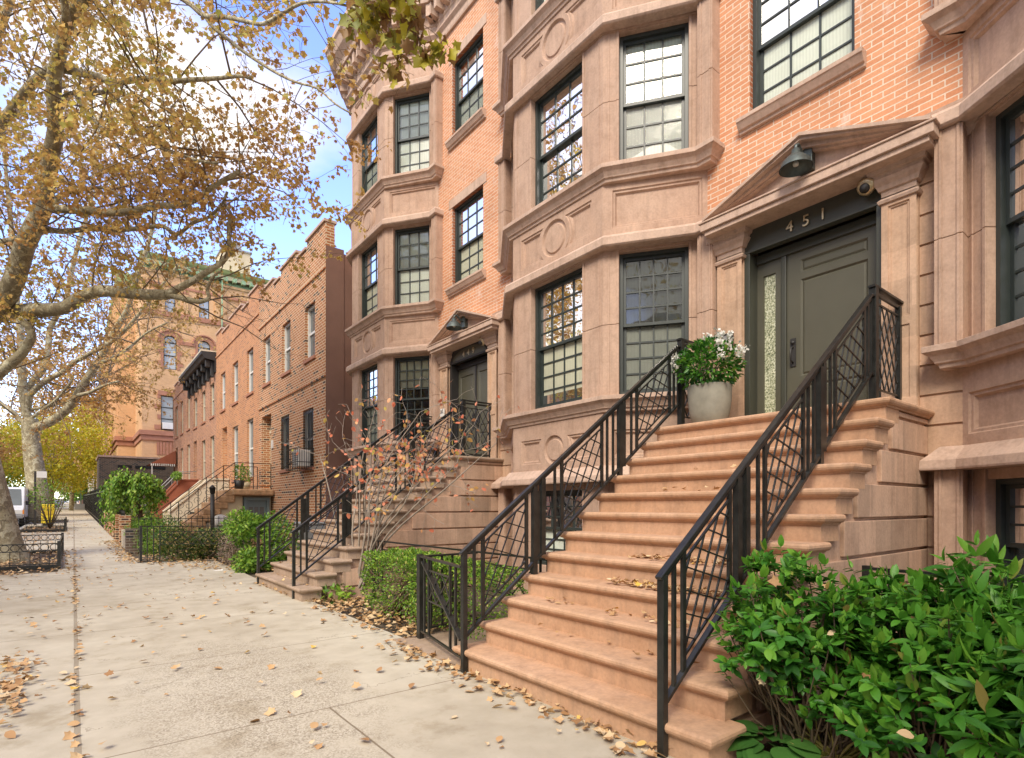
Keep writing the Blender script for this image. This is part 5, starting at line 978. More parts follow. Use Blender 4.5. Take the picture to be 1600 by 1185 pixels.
# limbs of the two big plane trees: x, y, z, radius along each limb
LIMBS_T1 = {
  'A': [[-2.2,18.49,5.49,0.181],[-1.7,17.83,5.7,0.17],[-1.33,17.36,5.8,0.162],[-1.14,17.11,5.83,0.158],[-0.69,16.54,5.82,0.149],[-0.32,16.06,5.77,0.141],[-0.07,15.73,5.83,0.135],[0.14,15.43,5.98,0.13],[0.4,15.07,6.04,0.124],[0.65,14.73,6.01,0.119],[1.08,14.15,5.87,0.109],[1.53,13.53,5.78,0.1]],
  'A1': [[1.53,13.53,5.78,0.08],[1.7,13.31,5.88,0.074],[1.94,12.98,6.01,0.066],[2.18,12.63,6.17,0.058],[2.34,12.41,6.28,0.052],[2.43,12.25,6.42,0.048],[2.47,12.17,6.52,0.045],[2.42,12.12,6.69,0.04],[2.4,12.03,6.93,0.035],[2.43,11.94,7.06,0.031],[2.28,11.93,7.28,0.025]],
  'A2': [[1.53,13.53,5.78,0.066],[1.84,13.16,5.65,0.053],[2.03,12.92,5.57,0.045],[2.17,12.74,5.63,0.039],[2.14,12.71,5.77,0.034],[2.18,12.61,5.94,0.028],[2.25,12.5,6.05,0.023],[2.33,12.4,6.1,0.019]],
  'B': [[-2.2,18.49,4.89,0.242],[-1.74,17.71,5.39,0.226],[-1.3,16.92,5.93,0.21],[-1.1,16.55,6.18,0.202],[-0.93,16.1,6.61,0.191],[-0.81,15.75,6.96,0.182],[-0.65,15.37,7.25,0.174],[-0.52,15.06,7.49,0.167],[-0.42,14.62,7.93,0.155],[-0.34,14.22,8.31,0.145],[-0.27,13.88,8.61,0.136],[-0.28,13.53,8.97,0.126],[-0.28,13.24,9.23,0.118],[-0.23,13.01,9.4,0.113],[-0.16,12.73,9.58,0.107],[-0.09,12.42,9.77,0.1],[0.03,12.11,9.88,0.094],[0.23,11.68,9.96,0.088],[0.41,11.11,10.17,0.077]],
  'B2': [[-0.09,12.26,9.66,0.066],[-0.12,11.98,9.88,0.056],[-0.16,11.56,10.17,0.041]],
  'C': [[-0.51,15.0,7.47,0.086],[-0.38,14.84,7.49,0.084],[-0.09,14.47,7.41,0.08],[0.28,14.0,7.31,0.074],[0.55,13.64,7.21,0.07],[0.83,13.27,7.17,0.066],[1.13,12.88,7.17,0.062],[1.36,12.57,7.17,0.058],[1.62,12.22,7.11,0.054],[1.87,11.87,7.2,0.05],[2.05,11.59,7.34,0.047],[2.22,11.33,7.42,0.044],[2.39,11.09,7.5,0.041]],
  'C1': [[2.39,11.09,7.5,0.018],[2.37,10.99,7.68,0.016],[2.31,10.82,8.01,0.013],[2.26,10.68,8.29,0.011]],
  'Dd': [[-1.26,16.48,7.15,0.07],[-0.9,16.05,7.19,0.066],[-0.47,15.53,7.29,0.061],[-0.17,15.16,7.21,0.057],[0.29,14.61,7.19,0.052],[0.72,14.08,7.09,0.047],[1.15,13.54,7.06,0.042],[1.43,13.2,7.04,0.039],[1.63,12.93,6.83,0.036],[1.86,12.61,7.0,0.033],[2.09,12.31,7.07,0.03],[2.28,12.03,7.27,0.027],[2.34,11.88,7.47,0.025]],
  'E': [[-1.89,16.72,8.14,0.137],[-1.4,15.74,8.81,0.114],[-1.17,15.28,9.08,0.104],[-0.94,14.84,9.3,0.095],[-0.75,14.47,9.48,0.087],[-0.56,14.12,9.62,0.08],[-0.33,13.72,9.71,0.073]],
  'F': [[-0.25,13.4,9.57,0.071],[-0.08,13.13,9.42,0.068],[0.18,12.71,9.21,0.063],[0.37,12.4,9.06,0.06],[0.55,12.09,8.85,0.056],[0.74,11.78,8.8,0.052],[0.99,11.35,8.69,0.048],[1.27,10.86,8.49,0.042],[1.53,10.4,8.36,0.037],[1.79,9.93,8.22,0.032],[2.02,9.49,8.1,0.027],[2.16,9.23,7.99,0.025]],
  'Gg': [[-0.27,13.68,9.08,0.049],[-0.18,13.55,9.08,0.048],[-0.02,13.33,9.13,0.046],[0.25,12.97,9.05,0.043],[0.55,12.58,8.97,0.04],[0.67,12.36,8.69,0.038],[0.79,12.11,8.28,0.035],[0.97,11.82,7.95,0.032],[1.18,11.5,7.68,0.03],[1.47,11.08,7.44,0.026],[1.69,10.76,7.27,0.024],[1.91,10.44,7.16,0.022]],
  'G2': [[0.02,13.32,9.13,0.042],[0.06,13.27,9.07,0.041],[0.22,13.05,8.72,0.035],[0.39,12.84,8.41,0.029],[0.58,12.6,8.11,0.023],[0.74,12.38,7.77,0.018]],
  'H': [[-0.36,14.76,7.41,0.046],[-0.28,14.64,7.58,0.043],[-0.19,14.51,7.69,0.041],[0.09,14.17,7.73,0.036],[0.45,13.75,7.72,0.03],[0.76,13.38,7.48,0.025]],
  'J': [[-2.02,17.84,3.61,0.161],[-1.53,17.24,4.16,0.134],[-1.3,16.94,4.4,0.121],[-1.11,16.72,4.57,0.111],[-0.93,16.49,4.75,0.101],[-0.8,16.31,4.96,0.092],[-0.73,16.2,5.13,0.086],[-0.77,16.18,5.31,0.079],[-0.93,16.22,5.49,0.07]],
  'I0': [[-2.52,18.86,3.7,0.35],[-2.59,16.92,7.99,0.241],[-2.24,15.18,10.37,0.173],[-1.54,13.57,11.56,0.129],[-0.28,11.77,11.09,0.099],[0.65,10.19,9.61,0.071],[1.16,9.25,8.71,0.055]],
  'I': [[1.16,9.25,8.71,0.037],[1.29,8.89,8.39,0.034],[1.4,8.54,8.05,0.031],[1.58,8.05,7.79,0.028],[1.73,7.61,7.51,0.025],[1.83,7.28,7.31,0.023],[1.93,6.94,7.23,0.021],[2.04,6.46,7.1,0.017],[2.16,5.94,6.81,0.014],[2.26,5.43,6.44,0.011],[2.32,5.05,6.13,0.009]],
  'I2': [[1.46,8.89,8.32,0.027],[1.53,8.68,8.06,0.025],[1.65,8.4,7.78,0.024],[1.8,8.04,7.43,0.021],[2.01,7.53,6.98,0.018],[2.17,7.13,6.67,0.015],[2.32,6.76,6.44,0.013],[2.42,6.42,6.1,0.011],[2.51,6.17,5.89,0.009]],
  'I3': [[2.16,5.93,6.8,0.014],[2.23,5.64,6.7,0.012],[2.32,5.28,6.53,0.01],[2.39,4.93,6.27,0.008],[2.42,4.66,6.01,0.007],[2.41,4.46,5.75,0.006]],
  'K': [[-1.61,15.86,9.97,0.092],[-1.27,15.36,10.74,0.086],[-1.11,15.1,11.16,0.082],[-1.0,14.92,11.48,0.08],[-0.84,14.63,11.99,0.076]],
}
LIMBS_T2 = {
  'trunk': [[-1.67,45.12,0.58,0.593],[-1.73,45.17,1.84,0.557],[-1.8,45.22,2.99,0.524],[-1.98,45.37,4.69,0.475],[-2.08,45.44,6.03,0.436],[-2.11,45.47,6.79,0.415]],
  'a': [[-2.14,45.49,6.59,0.257],[-2.32,45.51,7.36,0.248],[-2.43,45.43,8.52,0.235],[-2.48,45.25,10.04,0.218],[-2.53,45.0,11.93,0.198],[-2.67,44.88,13.42,0.181],[-2.8,44.71,15.25,0.161],[-2.84,44.46,17.07,0.141],[-3.05,44.17,19.92,0.109],[-3.22,43.79,23.04,0.074]],
  'b': [[-2.08,45.44,6.27,0.277],[-1.67,44.99,6.3,0.27],[-0.98,44.19,6.66,0.258],[-0.45,43.56,7.14,0.247],[-0.08,43.09,7.62,0.238],[0.16,42.75,8.06,0.231],[0.43,42.35,8.61,0.223],[0.7,41.96,9.15,0.214],[1.09,41.41,9.87,0.203],[1.41,40.93,10.55,0.192],[1.79,40.35,11.39,0.179],[2.1,39.87,12.05,0.169],[2.5,39.27,12.86,0.156],[2.63,38.93,13.65,0.145],[2.9,38.39,14.65,0.131],[3.42,37.32,16.6,0.103],[3.72,36.35,18.79,0.073],[3.72,35.82,20.31,0.052]],
  'b2': [[0.21,41.11,7.85,0.112],[0.71,40.39,7.95,0.096],[1.1,39.78,8.15,0.083],[1.61,39.02,8.35,0.066],[2.0,38.44,8.44,0.054]],
  'b3': [[1.03,39.2,9.42,0.108],[1.67,37.68,9.53,0.091],[2.29,36.03,9.8,0.073],[2.97,33.94,10.27,0.05],[3.6,32.1,10.42,0.032]],
  'c': [[-2.2,45.54,7.38,0.178],[-2.12,45.13,8.08,0.17],[-1.96,44.84,8.36,0.166],[-1.49,44.11,8.81,0.158],[-0.96,43.33,9.17,0.15],[-0.38,42.5,9.44,0.142],[0.04,41.82,9.9,0.135],[1.06,40.3,10.46,0.12],[1.88,39.06,10.95,0.108],[2.69,37.66,11.85,0.093],[3.71,35.71,13.29,0.071],[4.66,33.81,14.62,0.051]],
  'c2': [[-2.26,45.59,8.52,0.198],[-1.95,45.4,9.17,0.192],[-1.52,45.12,9.77,0.186],[-1.3,45.01,10.58,0.18],[-1.21,45.01,11.58,0.172],[-1.15,45.01,12.39,0.166],[-0.81,44.81,13.29,0.159],[-0.37,44.55,14.27,0.151],[-0.15,44.48,15.7,0.14],[0.17,44.36,17.5,0.126],[0.8,44.06,20.4,0.104],[1.13,44.04,23.74,0.08],[1.29,44.08,26.26,0.061]],
  'd': [[-2.11,45.47,6.75,0.099],[-1.66,44.74,7.13,0.092],[-1.18,43.97,7.51,0.085],[-0.78,43.31,7.84,0.079],[-0.44,42.68,8.28,0.073],[-0.14,42.1,8.72,0.067],[-0.05,41.86,8.95,0.065],[-0.29,41.76,9.31,0.06],[-0.49,41.66,9.64,0.056]],
  'e': [[-2.01,45.39,7.38,0.099],[-1.16,44.25,7.51,0.083],[-0.33,43.11,7.71,0.067],[0.16,42.42,7.97,0.058]],
  'f': [[-2.14,45.49,6.39,0.158],[-2.57,45.83,6.71,0.145],[-2.92,46.1,7.18,0.132],[-3.35,46.44,7.58,0.117],[-3.88,46.85,8.17,0.099]],
}
# ------------------------------------------------------------------ trees
def smooth(pts, k=3):
    """Catmull-Rom through (x,y,z,r) rows"""
    P = np.array(pts, float); P = np.vstack([2 * P[0] - P[1], P, 2 * P[-1] - P[-2]]); out = []
    for i in range(1, len(P) - 2):
        for t in np.arange(k) / k: a, b, c, d = P[i - 1:i + 3]; out.append(.5 * (2 * b + (c - a) * t + (2 * a - 5 * b + 4 * c - d) * t * t + (3 * b - a - 3 * c + d) * t ** 3))
    out.append(P[-2]); o = np.array(out); o[:, 3] = np.maximum(o[:, 3], .005); return o
def resample_len(P): return np.concatenate([[0], np.cumsum(np.linalg.norm(np.diff(P[:, :3], axis=0), axis=1))])
def sprout(rng, P, spacing, ln, up=.25, droop=.0, wob=.35, r0=.6, t0=.12):
    """side branches off limb P; returns list of polylines"""
    L_ = resample_len(P); out = []; s = t0 * L_[-1] + rng.random() * spacing
    while s < L_[-1]:
        i = min(np.searchsorted(L_, s), len(P) - 1); b = P[i, :3]; rad = P[i, 3]; tn = P[i, :3] - P[i - 1, :3]; tn /= np.linalg.norm(tn) + 1e-9
        d = rng.normal(size=3); d -= tn * d.dot(tn); d /= np.linalg.norm(d); d = d * .9 + tn * rng.uniform(.2, .9); d[2] += up; d /= np.linalg.norm(d)
        n = 5; l = ln * rng.uniform(.55, 1.25); r = max(.0035, min(rad * r0, l * .0085)); q = b.copy(); rows = [[*q, r]]
        for j in range(n): d = d + rng.normal(size=3) * wob * .35; d[2] += -droop * (j / n) ; d /= np.linalg.norm(d); q = q + d * l / n; rows.append([*q, r * (1 - .8 * (j + 1) / n)])
        out.append(np.array(rows)); s += spacing * rng.uniform(.6, 1.4)
    return out
def plane_tree(label, limbs, trunk, sp1, l1, sp2, l2, nleaf, size, mat, seed, droop=.1, minr=.0, T_leaf=T_QUAD, loc=None, thick=10, skip=(), keep=None):
    rng = np.random.default_rng(seed); loc = loc or tuple(trunk[0][:3]); T = thing('plane_tree', label, 'tree', loc, 'plane trees along the kerb')
    m = MB(); tp = smooth(trunk, 4); m.tube(tp[:, :3], tp[:, 3], 18); child(m, 'trunk', M_BARK, T)
    tw = []; 
    for k, P in limbs.items():
        S = smooth(P, 3); m = MB(); m.tube(S[:, :3], S[:, 3], thick); child(m, 'limb', M_BARK, T)
        if k in skip: continue
        f = .6 if S[:, 3].max() < .03 else 1
        a = sprout(rng, S, sp1, l1 * f, droop=droop); b = []
        for q in a: b += sprout(rng, q, sp2, l2, up=.1, droop=droop * 1.5, t0=.15)
        tw.append((a, b))
    m = MB(); m2 = MB()
    for a, b in tw:
        for q in a: m.tube(q[:, :3], q[:, 3], 4, cap=False)
        for q in b: m2.tube(q[:, :3], np.maximum(q[:, 3] * .8, .0035), 3, cap=False)
    child(m, 'branches', M_TWIG, T); child(m2, 'twigs', M_TWIG, T)
    ends = [q for a, b in tw for q in (b + a)]; E = []
    for q in ends: t = 1 + 4 * np.clip(np.repeat(rng.random(nleaf // 3 + 1) ** .7, 3)[:nleaf] + rng.normal(size=nleaf) * .03, 0, .999); i = t.astype(int).clip(0, 4); f = (t - i)[:, None]; E.append(q[i, :3] * (1 - f) + q[i + 1, :3] * f)
    P = np.vstack(E); P += rng.normal(size=P.shape) * .05
    if keep is not None: P = P[keep(P)]
    d = rdir(rng, len(P)); d[:, 2] -= .7; hue = .5 * rng.random(len(P)) + .5 * (.5 + .5 * np.sin(P[:, 0] * 1.3 + P[:, 1] * .9) * np.cos(P[:, 2] * 1.1))
    leaves('crown', P + d * .03, d, rdir(rng, len(P)), size * rng.uniform(.6, 1.25, len(P)), T_leaf, mat, T, rnd=hue, seed=seed); return T, len(P)
trunk1 = [(-1.50, 18.15, -.1, .80), (-1.52, 18.15, .35, .60), (-1.62, 18.2, 1.2, .50), (-1.85, 18.3, 2.6, .44), (-2.12, 18.4, 4.0, .42), (-2.3, 18.4, 5.2, .34)]
T1_, n1 = plane_tree('biggest plane tree, leaning trunk at the left edge inside the hooped guard', {k: v for k, v in LIMBS_T1.items() if k not in ('I', 'I2', 'I3')}, trunk1, .30, 2.1, .24, .8, 16, .082, L_PL, 11, T_leaf=T_STAR, keep=lambda P: P[:, 2] > 5.0 + .5 * np.sin(P[:, 1] * 2.1) + .45 * np.clip(P[:, 0] + 1.2, 0, 2))
rng = np.random.default_rng(77)
# overhanging near limb: larger visible leaves, part of the same tree
def limb_set(T, ks, sp1, l1, sp2, l2, nl, size, mat, seed, Tl):
    rng = np.random.default_rng(seed); m = MB(); m2 = MB(); E = []
    for k in ks:
        S = smooth(LIMBS_T1[k], 3); q_ = MB(); q_.tube(S[:, :3], S[:, 3], 8); child(q_, 'limb', M_BARK, T)
        for q in sprout(rng, S, sp1, l1, up=-.15, droop=.22):
            m.tube(q[:, :3], np.maximum(q[:, 3] * .8, .003), 4, cap=False)
            for w in sprout(rng, q, sp2, l2, up=-.2, droop=.25): m2.tube(w[:, :3], np.maximum(w[:, 3] * .7, .0022), 3, cap=False); t = rng.uniform(1, 5, nl); i = t.astype(int).clip(0, 4); f = (t - i)[:, None]; E.append(w[i, :3] * (1 - f) + w[i + 1, :3] * f)
    child(m, 'branches', M_TWIG, T); child(m2, 'twigs', M_TWIG, T); P = np.vstack(E); d = rdir(rng, len(P)); d[:, 2] -= .8
    leaves('hanging_leaves', P + d * .02, d, rdir(rng, len(P)), size * rng.uniform(.6, 1.3, len(P)), Tl, mat, T, seed=seed)
limb_set(T1_, ('I', 'I2'), .30, .8, .16, .35, 3, .085, L_PL, 5, T_STAR)
limb_set(T1_, ('I3',), .12, .40, .07, .20, 5, .125, L_NEAR, 6, T_STAR)
trunk2 = [list(r) for r in LIMBS_T2['trunk']]; trunk2[0][2] = G(trunk2[0][1]) - .1; trunk2[0][3] = .66
plane_tree('second plane tree, upright forked trunk behind the white van', {k: v for k, v in LIMBS_T2.items() if k != 'trunk'}, trunk2, .6, 4.4, .42, 1.8, 19, .16, L_PL2, 12); print('leaves', n1)
def round_tree(label, x, y, h, r, hr, mat, n, size, seed, trunk_r=.2, group='street trees further off', barkm=M_BARK, cat='tree', name='street_tree', open_=.35):
    rng = np.random.default_rng(seed); g = G(y); T = thing(name, label, cat, (x, y, g), group); m = MB(); m.tube([(x, y, g - .1), (x + .05, y, g + h * .3), (x, y, g + h * .62)], [trunk_r * 1.2, trunk_r, trunk_r * .6], 9); child(m, 'trunk', barkm, T)
    m = MB(); C = []
    for i in range(13):
        a = rng.uniform(0, 2 * math.pi); rr = r * rng.uniform(.35, .85); z = g + h * .62 + hr * rng.uniform(-.55, .85); c = np.array([x + rr * math.cos(a), y + rr * math.sin(a), z]); C.append(c); b = np.array([x, y, g + h * rng.uniform(.35, .6)]); mid = (b + c) / 2 + rng.normal(size=3) * r * .08; m.tube([b, mid, c], [trunk_r * .4, trunk_r * .25, trunk_r * .08], 5)
    child(m, 'limbs', barkm, T); P = []
    for c in C + [np.array([x, y, g + h * .62 + hr * .5])]: k = n // 14; dd = rdir(rng, k); P.append(c + dd * (rng.random(k)[:, None] ** open_) * np.array([r * .5, r * .5, hr * .42]))
    P = np.vstack(P); leaves('crown', P, rdir(rng, len(P)) + [0, 0, -.4], rdir(rng, len(P)), size * rng.uniform(.6, 1.3, len(P)), T_QUAD, mat, T, seed=seed)
round_tree('yellow green tree, nearest of those beyond the second plane tree', -1.6, 62, 8.5, 4.2, 3.6, L_YEL, 9000, .22, 21)
round_tree('yellow green tree with a low crown far down the pavement', -.2, 84, 8, 3.8, 3.4, L_YEL, 7000, .26, 22)
round_tree('orange brown plane tree behind the yellow ones', -3.5, 100, 16, 8, 6.5, L_PL2, 9000, .4, 23)
round_tree('orange brown plane tree across the road, seen left of the second trunk', -12.2, 58, 12, 5.5, 5, L_PL2, 9000, .3, 24)
round_tree('thin golden plane tree crown high behind the second plane tree', -1.8, 76, 20, 7.5, 6.5, L_PL2, 9000, .3, 25)
round_tree('pale sparse tree across the road at the left picture edge', -12.5, 44, 7, 3.2, 3.0, leafmat('pale_leaves', [(0, (.34, .36, .22)), (1, (.62, .62, .50))]), 6000, .2, 26)
round_tree('large hazy green tree closing the end of the road', -5, 150, 15, 8, 6.5, L_YEL, 6000, .6, 33)
round_tree('brownish tree by the far left houses', -13, 90, 12, 6, 5, L_PL2, 6000, .4, 34)
round_tree('olive tree at the left kerb far beyond the white van', -11, 125, 12, 6, 5, L_GRN, 5000, .5, 35)
round_tree('dark green bushy tree at the far end of the pavement', .2, 120, 6, 3, 3, L_GRN, 4000, .35, 27)
round_tree('golden tree on the terrace of the beige building', 3.8, 91, 13.5, 3.2, 3.2, L_PL2, 4000, .3, 28)
round_tree('plane tree at the kerb behind the camera', -1.5, -5.5, 10, 4.5, 4, L_PL, 12000, .13, 29, .3)
round_tree('plane tree across the road, opposite house 451', -12, 8, 12, 5.5, 4.5, L_PL, 9000, .2, 30, .3)
round_tree('plane tree across the road, opposite the brown brick house', -12, 24, 12, 5.5, 4.5, L_PL, 9000, .2, 31, .3)
# weeping mulberry
def weeping():
    rng = np.random.default_rng(41); x, y = 1.78, 24.0; g = G(y); T = thing('weeping_tree', 'small umbrella shaped green weeping tree in a front yard', 'tree', (x, y, g)); m = MB()
    S = smooth([(x + .1, y, g, .09), (x + .12, y, g + .8, .08), (x + .02, y, g + 1.35, .08), (x - .12, y, g + 1.75, .07), (x - .1, y, g + 2.0, .06)], 3); m.tube(S[:, :3], S[:, 3], 9); child(m, 'trunk', M_DBARK, T)
    m = MB(); P = []
    for i in range(46):
        a = rng.uniform(0, 2 * math.pi); rr = rng.uniform(.3, .98); top = rng.uniform(2.3, 2.5) - .62 * rr ** 2; lo = rng.uniform(.95, 1.7) - (.6 if math.cos(a) < -.2 and rng.random() < .7 else 0); pts = []
        for t in np.linspace(0, 1, 9): q = min(1, t * 1.7); pts.append((x - .1 + rr * math.sin(q * math.pi / 2) * math.cos(a), y + rr * math.sin(q * math.pi / 2) * math.sin(a), g + (1.9 + (top - 1.9) * math.sin(min(1, t * 2.5) * math.pi / 2)) * (1 - t) + lo * t * (1) + (top - lo) * .55 * math.sin(t * math.pi)))
        m.tube(pts, [.02 * (1 - .8 * t) for t in np.linspace(0, 1, 9)], 4, cap=False); pts = np.array(pts); t = rng.uniform(3.2, 8, 70); k = t.astype(int).clip(0, 7); f = (t - k)[:, None]; P.append(pts[k] * (1 - f) + pts[k + 1] * f + rng.normal(size=(70, 3)) * .07)
    child(m, 'branches', M_DBARK, T); P = np.vstack(P); d = rdir(rng, len(P)) * .7 + [0, 0, -1.0]; out = P - np.array([x, y, g + 1.6]); out[:, 2] += 1; leaves('foliage', P, d, out + rdir(rng, len(P)) * .6, rng.uniform(.08, .15, len(P)), T_OVAL, L_GRN, T, seed=4, wid=1.3)
weeping()
# ------------------------------------------------------------------ hedges and shrubs
def box_pts(rng, n, a, b, ang=0, rnd=.3, shell=.12):
    """points near the surface of a soft box"""
    a, b = np.array(a), np.array(b); c = (a + b) / 2; h = (b - a) / 2; u = rng.uniform(-1, 1, size=(n, 3)); ax = rng.choice(3, size=n, p=[.3, .3, .4]); sg = rng.choice([-1, 1], size=n); sg[ax == 2] = 1
    u[np.arange(n), ax] = sg * (1 - rng.random(n) ** 2 * .5); k = np.abs(u).max(axis=1); l = np.linalg.norm(u, axis=1); u *= ((1 - rnd) + rnd * k / l * 1.25)[:, None]; d = u / np.linalg.norm(u, axis=1)[:, None]; lump = .07 * np.sin(u[:, :1] * 7 + 1) * np.cos(u[:, 1:2] * 9) + .05 * np.sin(u[:, 2:3] * 11)
    return c + u * h * (1 + lump), d
def shrub_thing(name, label, cat, base, P, d, size, mat, T_, seed, stems=8, sh=.5, barkm=M_TWIG, jit=.9, group=None, wid=1.0, droop=-.0):
    rng = np.random.default_rng(seed); T = thing(name, label, cat, base, group); leaves('foliage', P, d + rdir(rng, len(P)) * jit + [0, 0, droop], d + rdir(rng, len(P)) * .7 + [0, 0, .5], size * rng.uniform(.6, 1.3, len(P)), T_, mat, T, seed=seed, wid=wid)
    m = MB()
    for i in range(stems): k = rng.integers(len(P)); e = P[k]; b = np.array(base) + np.append(rng.normal(size=2) * .12, 0); m.tube([b, b * .4 + e * .6 + [0, 0, .1 * sh], e], [.014, .009, .004], 5, cap=False)
    child(m, 'stems', barkm, T); return T
rng = np.random.default_rng(50)
def lumps(rng, n, c, r, k):
    A, B = [], []
    for i in range(k): q = np.array(c) + rng.uniform(-1, 1, 3) * np.array(r) * .85; s = rng.uniform(.22, .42) * (.6 + .4 * min(r) / .5); p, d = blob(rng, n // k, q, (s, s, s * rng.uniform(.8, 1.4)), .25); A.append(p); B.append(d)
    P, d = np.vstack(A), np.vstack(B); k_ = P[:, 2] > .03; return P[k_], d[k_]
P, d = box_pts(rng, 10500, (2.93, 5.38, .10), (3.62, 6.95, .82), rnd=.4); P_, d_ = box_pts(rng, 6500, (3.05, 4.3, .10), (3.62, 5.9, .78), rnd=.4); P, d = np.vstack([P, P_]), np.vstack([d, d_]); shrub_thing('box_hedge', 'clipped bright green box hedge between the stoops', 'hedge', (3.3, 6.6, 0), P, d, .032, L_BOX, T_OVAL, 51, 30)
P, d = box_pts(rng, 2500, (2.75, 5.3, .05), (3.0, 6.2, .80)) if False else (P, d)
P, d = lumps(rng, 8500, (2.6, 15.95, .42), (1.0, .55, .35), 22); shrub_thing('hydrangea_hedge', 'mottled dark green hedge with faded heads behind the lattice fence', 'hedge', (2.6, 15.9, 0), P, d, .06, L_HYD, T_OVAL, 52, 25)
P, d = lumps(rng, 4600, (1.7, 18.0, .55), (.5, .95, .42), 10); shrub_thing('bushy_shrub', 'loose mid green shrub beside the white plank wall', 'shrub', (1.65, 18.2, .1), P, d, .06, L_GRN, T_LANC, 53)
P, d = lumps(rng, 5200, (3.25, 13.1, .55), (.55, .7, .5), 11); shrub_thing('leafy_shrub', 'tall bright green leafy shrub between the lattice fence and the far stoop', 'shrub', (3.25, 13.1, 0), P, d, .085, L_GRN, T_OVAL, 54)
P, d = blob(rng, 1400, (2.9, 14.0, .4), (.35, .3, .38), .3); shrub_thing('dry_shrub', 'small dry grey brown tuft by the lattice fence', 'shrub', (2.9, 14.0, 0), P, d, .06, leafmat('dry_leaves', [(0, (.24, .17, .13)), (1, (.42, .33, .26))]), T_LANC, 55)
P, d = blob(rng, 900, (4.3, 34.3, 3.0), (.2, 1.0, .22), .2); shrub_thing('window_box_plant', 'trailing green plants on the wall of the red stoop', 'plant', (4.3, 34.3, 2.8), P, d, .09, L_GRN, T_OVAL, 56, 3)
for i, (x, y, r) in enumerate(((2.2, 31, .7), (2.6, 34.5, .8), (2.0, 22.0, .5))): P, d = blob(rng, 1500, (x, y, G(y) + r * .8), (r, r, r), .4); shrub_thing('yard_shrub', ('olive shrub behind the brick piers', 'dark shrub at the foot of the red stoop', 'low shrub inside the black garden railing')[i], 'shrub', (x, y, G(y)), P, d, .1, (L_HYD, L_GRN, L_GRN)[i], T_OVAL, 60 + i, group='yard shrubs')
# pit with bare stems and weeds
T = thing('bare_sapling', 'bare branching stems in the second tree pit in front of the yellow box', 'shrub', (-.9, 35.0, G(35))); rng = np.random.default_rng(61); m = MB()
for i in range(12): a = rng.uniform(0, 6.28); e = np.array([-.9 + .7 * math.cos(a), 35 + .7 * math.sin(a), G(35) + rng.uniform(1.0, 2.3)]); b = np.array([-.9, 35, G(35)]); m.tube([b, (b + e) / 2 + rng.normal(size=3) * .15, e], [.03, .02, .006], 4)
child(m, 'stems', M_TWIG, T); P, d = blob(rng, 700, (-.9, 35, G(35) + 1.6), (.8, .8, .8), .1); leaves('foliage', P, d, rdir(rng, len(P)), rng.uniform(.06, .12, len(P)), T_OVAL, L_GRN, T, seed=9)
# evergreen shrubs at the right of the stoop: whorls of leaves on twigs
def whorls(name, label, base, C, n_tw, per, size, T_, seed, reach=.4, wid=1.0, lim=None, tilt=.35):
    """C: list of (centre, radii). leaf rosettes pointing outwards and up"""
    rng = np.random.default_rng(seed); T = thing(name, label, 'shrub', base, 'evergreen shrubs right of the stoop'); P = []; Dv = []; U = []; m = MB(); W_ = np.array([c[1][0] * c[1][1] for c in C]); W_ = W_ / W_.sum(); R_ = []
    for i in range(n_tw):
        c, r = C[rng.choice(len(C), p=W_)]; dd = rng.normal(size=3); dd[2] = abs(dd[2]) * 1.0 - .25; dd /= np.linalg.norm(dd); rad = rng.uniform(.45, 1.0) ** .45; tip = np.array(c) + dd * np.array(r) * rad * (1 + (.0 if rng.random() < .8 else rng.uniform(.1, .38)) * (dd[2] > -.2)) + (0, 0, .05 * math.sin(dd[0] * 6 + c[0] * 9) + .05 * math.cos(dd[1] * 7))
        if lim and not lim(tip): continue
        if tip[2] < .06: continue
        ax = dd * .5 + np.array([0, 0, .9]) + rng.normal(size=3) * .25; ax /= np.linalg.norm(ax); a = np.cross(ax, [0.3, .2, 1]); a /= np.linalg.norm(a); b = np.cross(ax, a); k = rng.integers(per - 2, per + 3); hh = rng.random()
        for j in range(k):
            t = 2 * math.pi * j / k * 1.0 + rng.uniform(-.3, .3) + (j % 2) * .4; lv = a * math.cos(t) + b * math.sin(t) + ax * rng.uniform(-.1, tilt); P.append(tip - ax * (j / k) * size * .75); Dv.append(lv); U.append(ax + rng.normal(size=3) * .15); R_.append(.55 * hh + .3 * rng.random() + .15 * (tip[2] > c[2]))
        for j in range(3): P.append(tip); Dv.append(ax + rng.normal(size=3) * .35); U.append(rng.normal(size=3)); R_.append(.75 + .25 * rng.random())
        if rng.random() < .22 or rad > 1: bb = np.array(base) + np.append(rng.normal(size=2) * .08, .0); mid = bb * .35 + tip * .65 - [0, 0, .1]; m.tube([bb, bb * .6 + mid * .4 + rng.normal(size=3) * .03, mid, tip], [.011, .008, .005, .003], 5, cap=False)
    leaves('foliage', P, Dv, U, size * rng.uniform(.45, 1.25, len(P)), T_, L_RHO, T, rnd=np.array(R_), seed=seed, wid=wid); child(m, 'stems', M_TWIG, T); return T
lim = lambda p: p[1] < 1.93 and p[0] > 2.35
whorls('evergreen_shrub', 'glossy green shrub leaning over the foot of the nearest railing', (3.25, 1.40, 0), [((3.15, 1.42, .68), (.36, .30, .33)), ((2.98, 1.56, .58), (.28, .24, .32)), ((3.2, 1.25, .42), (.35, .3, .36)), ((3.35, 1.66, .92), (.16, .16, .20))], 420, 7, .074, T_OVAL, 71, lim=lim)
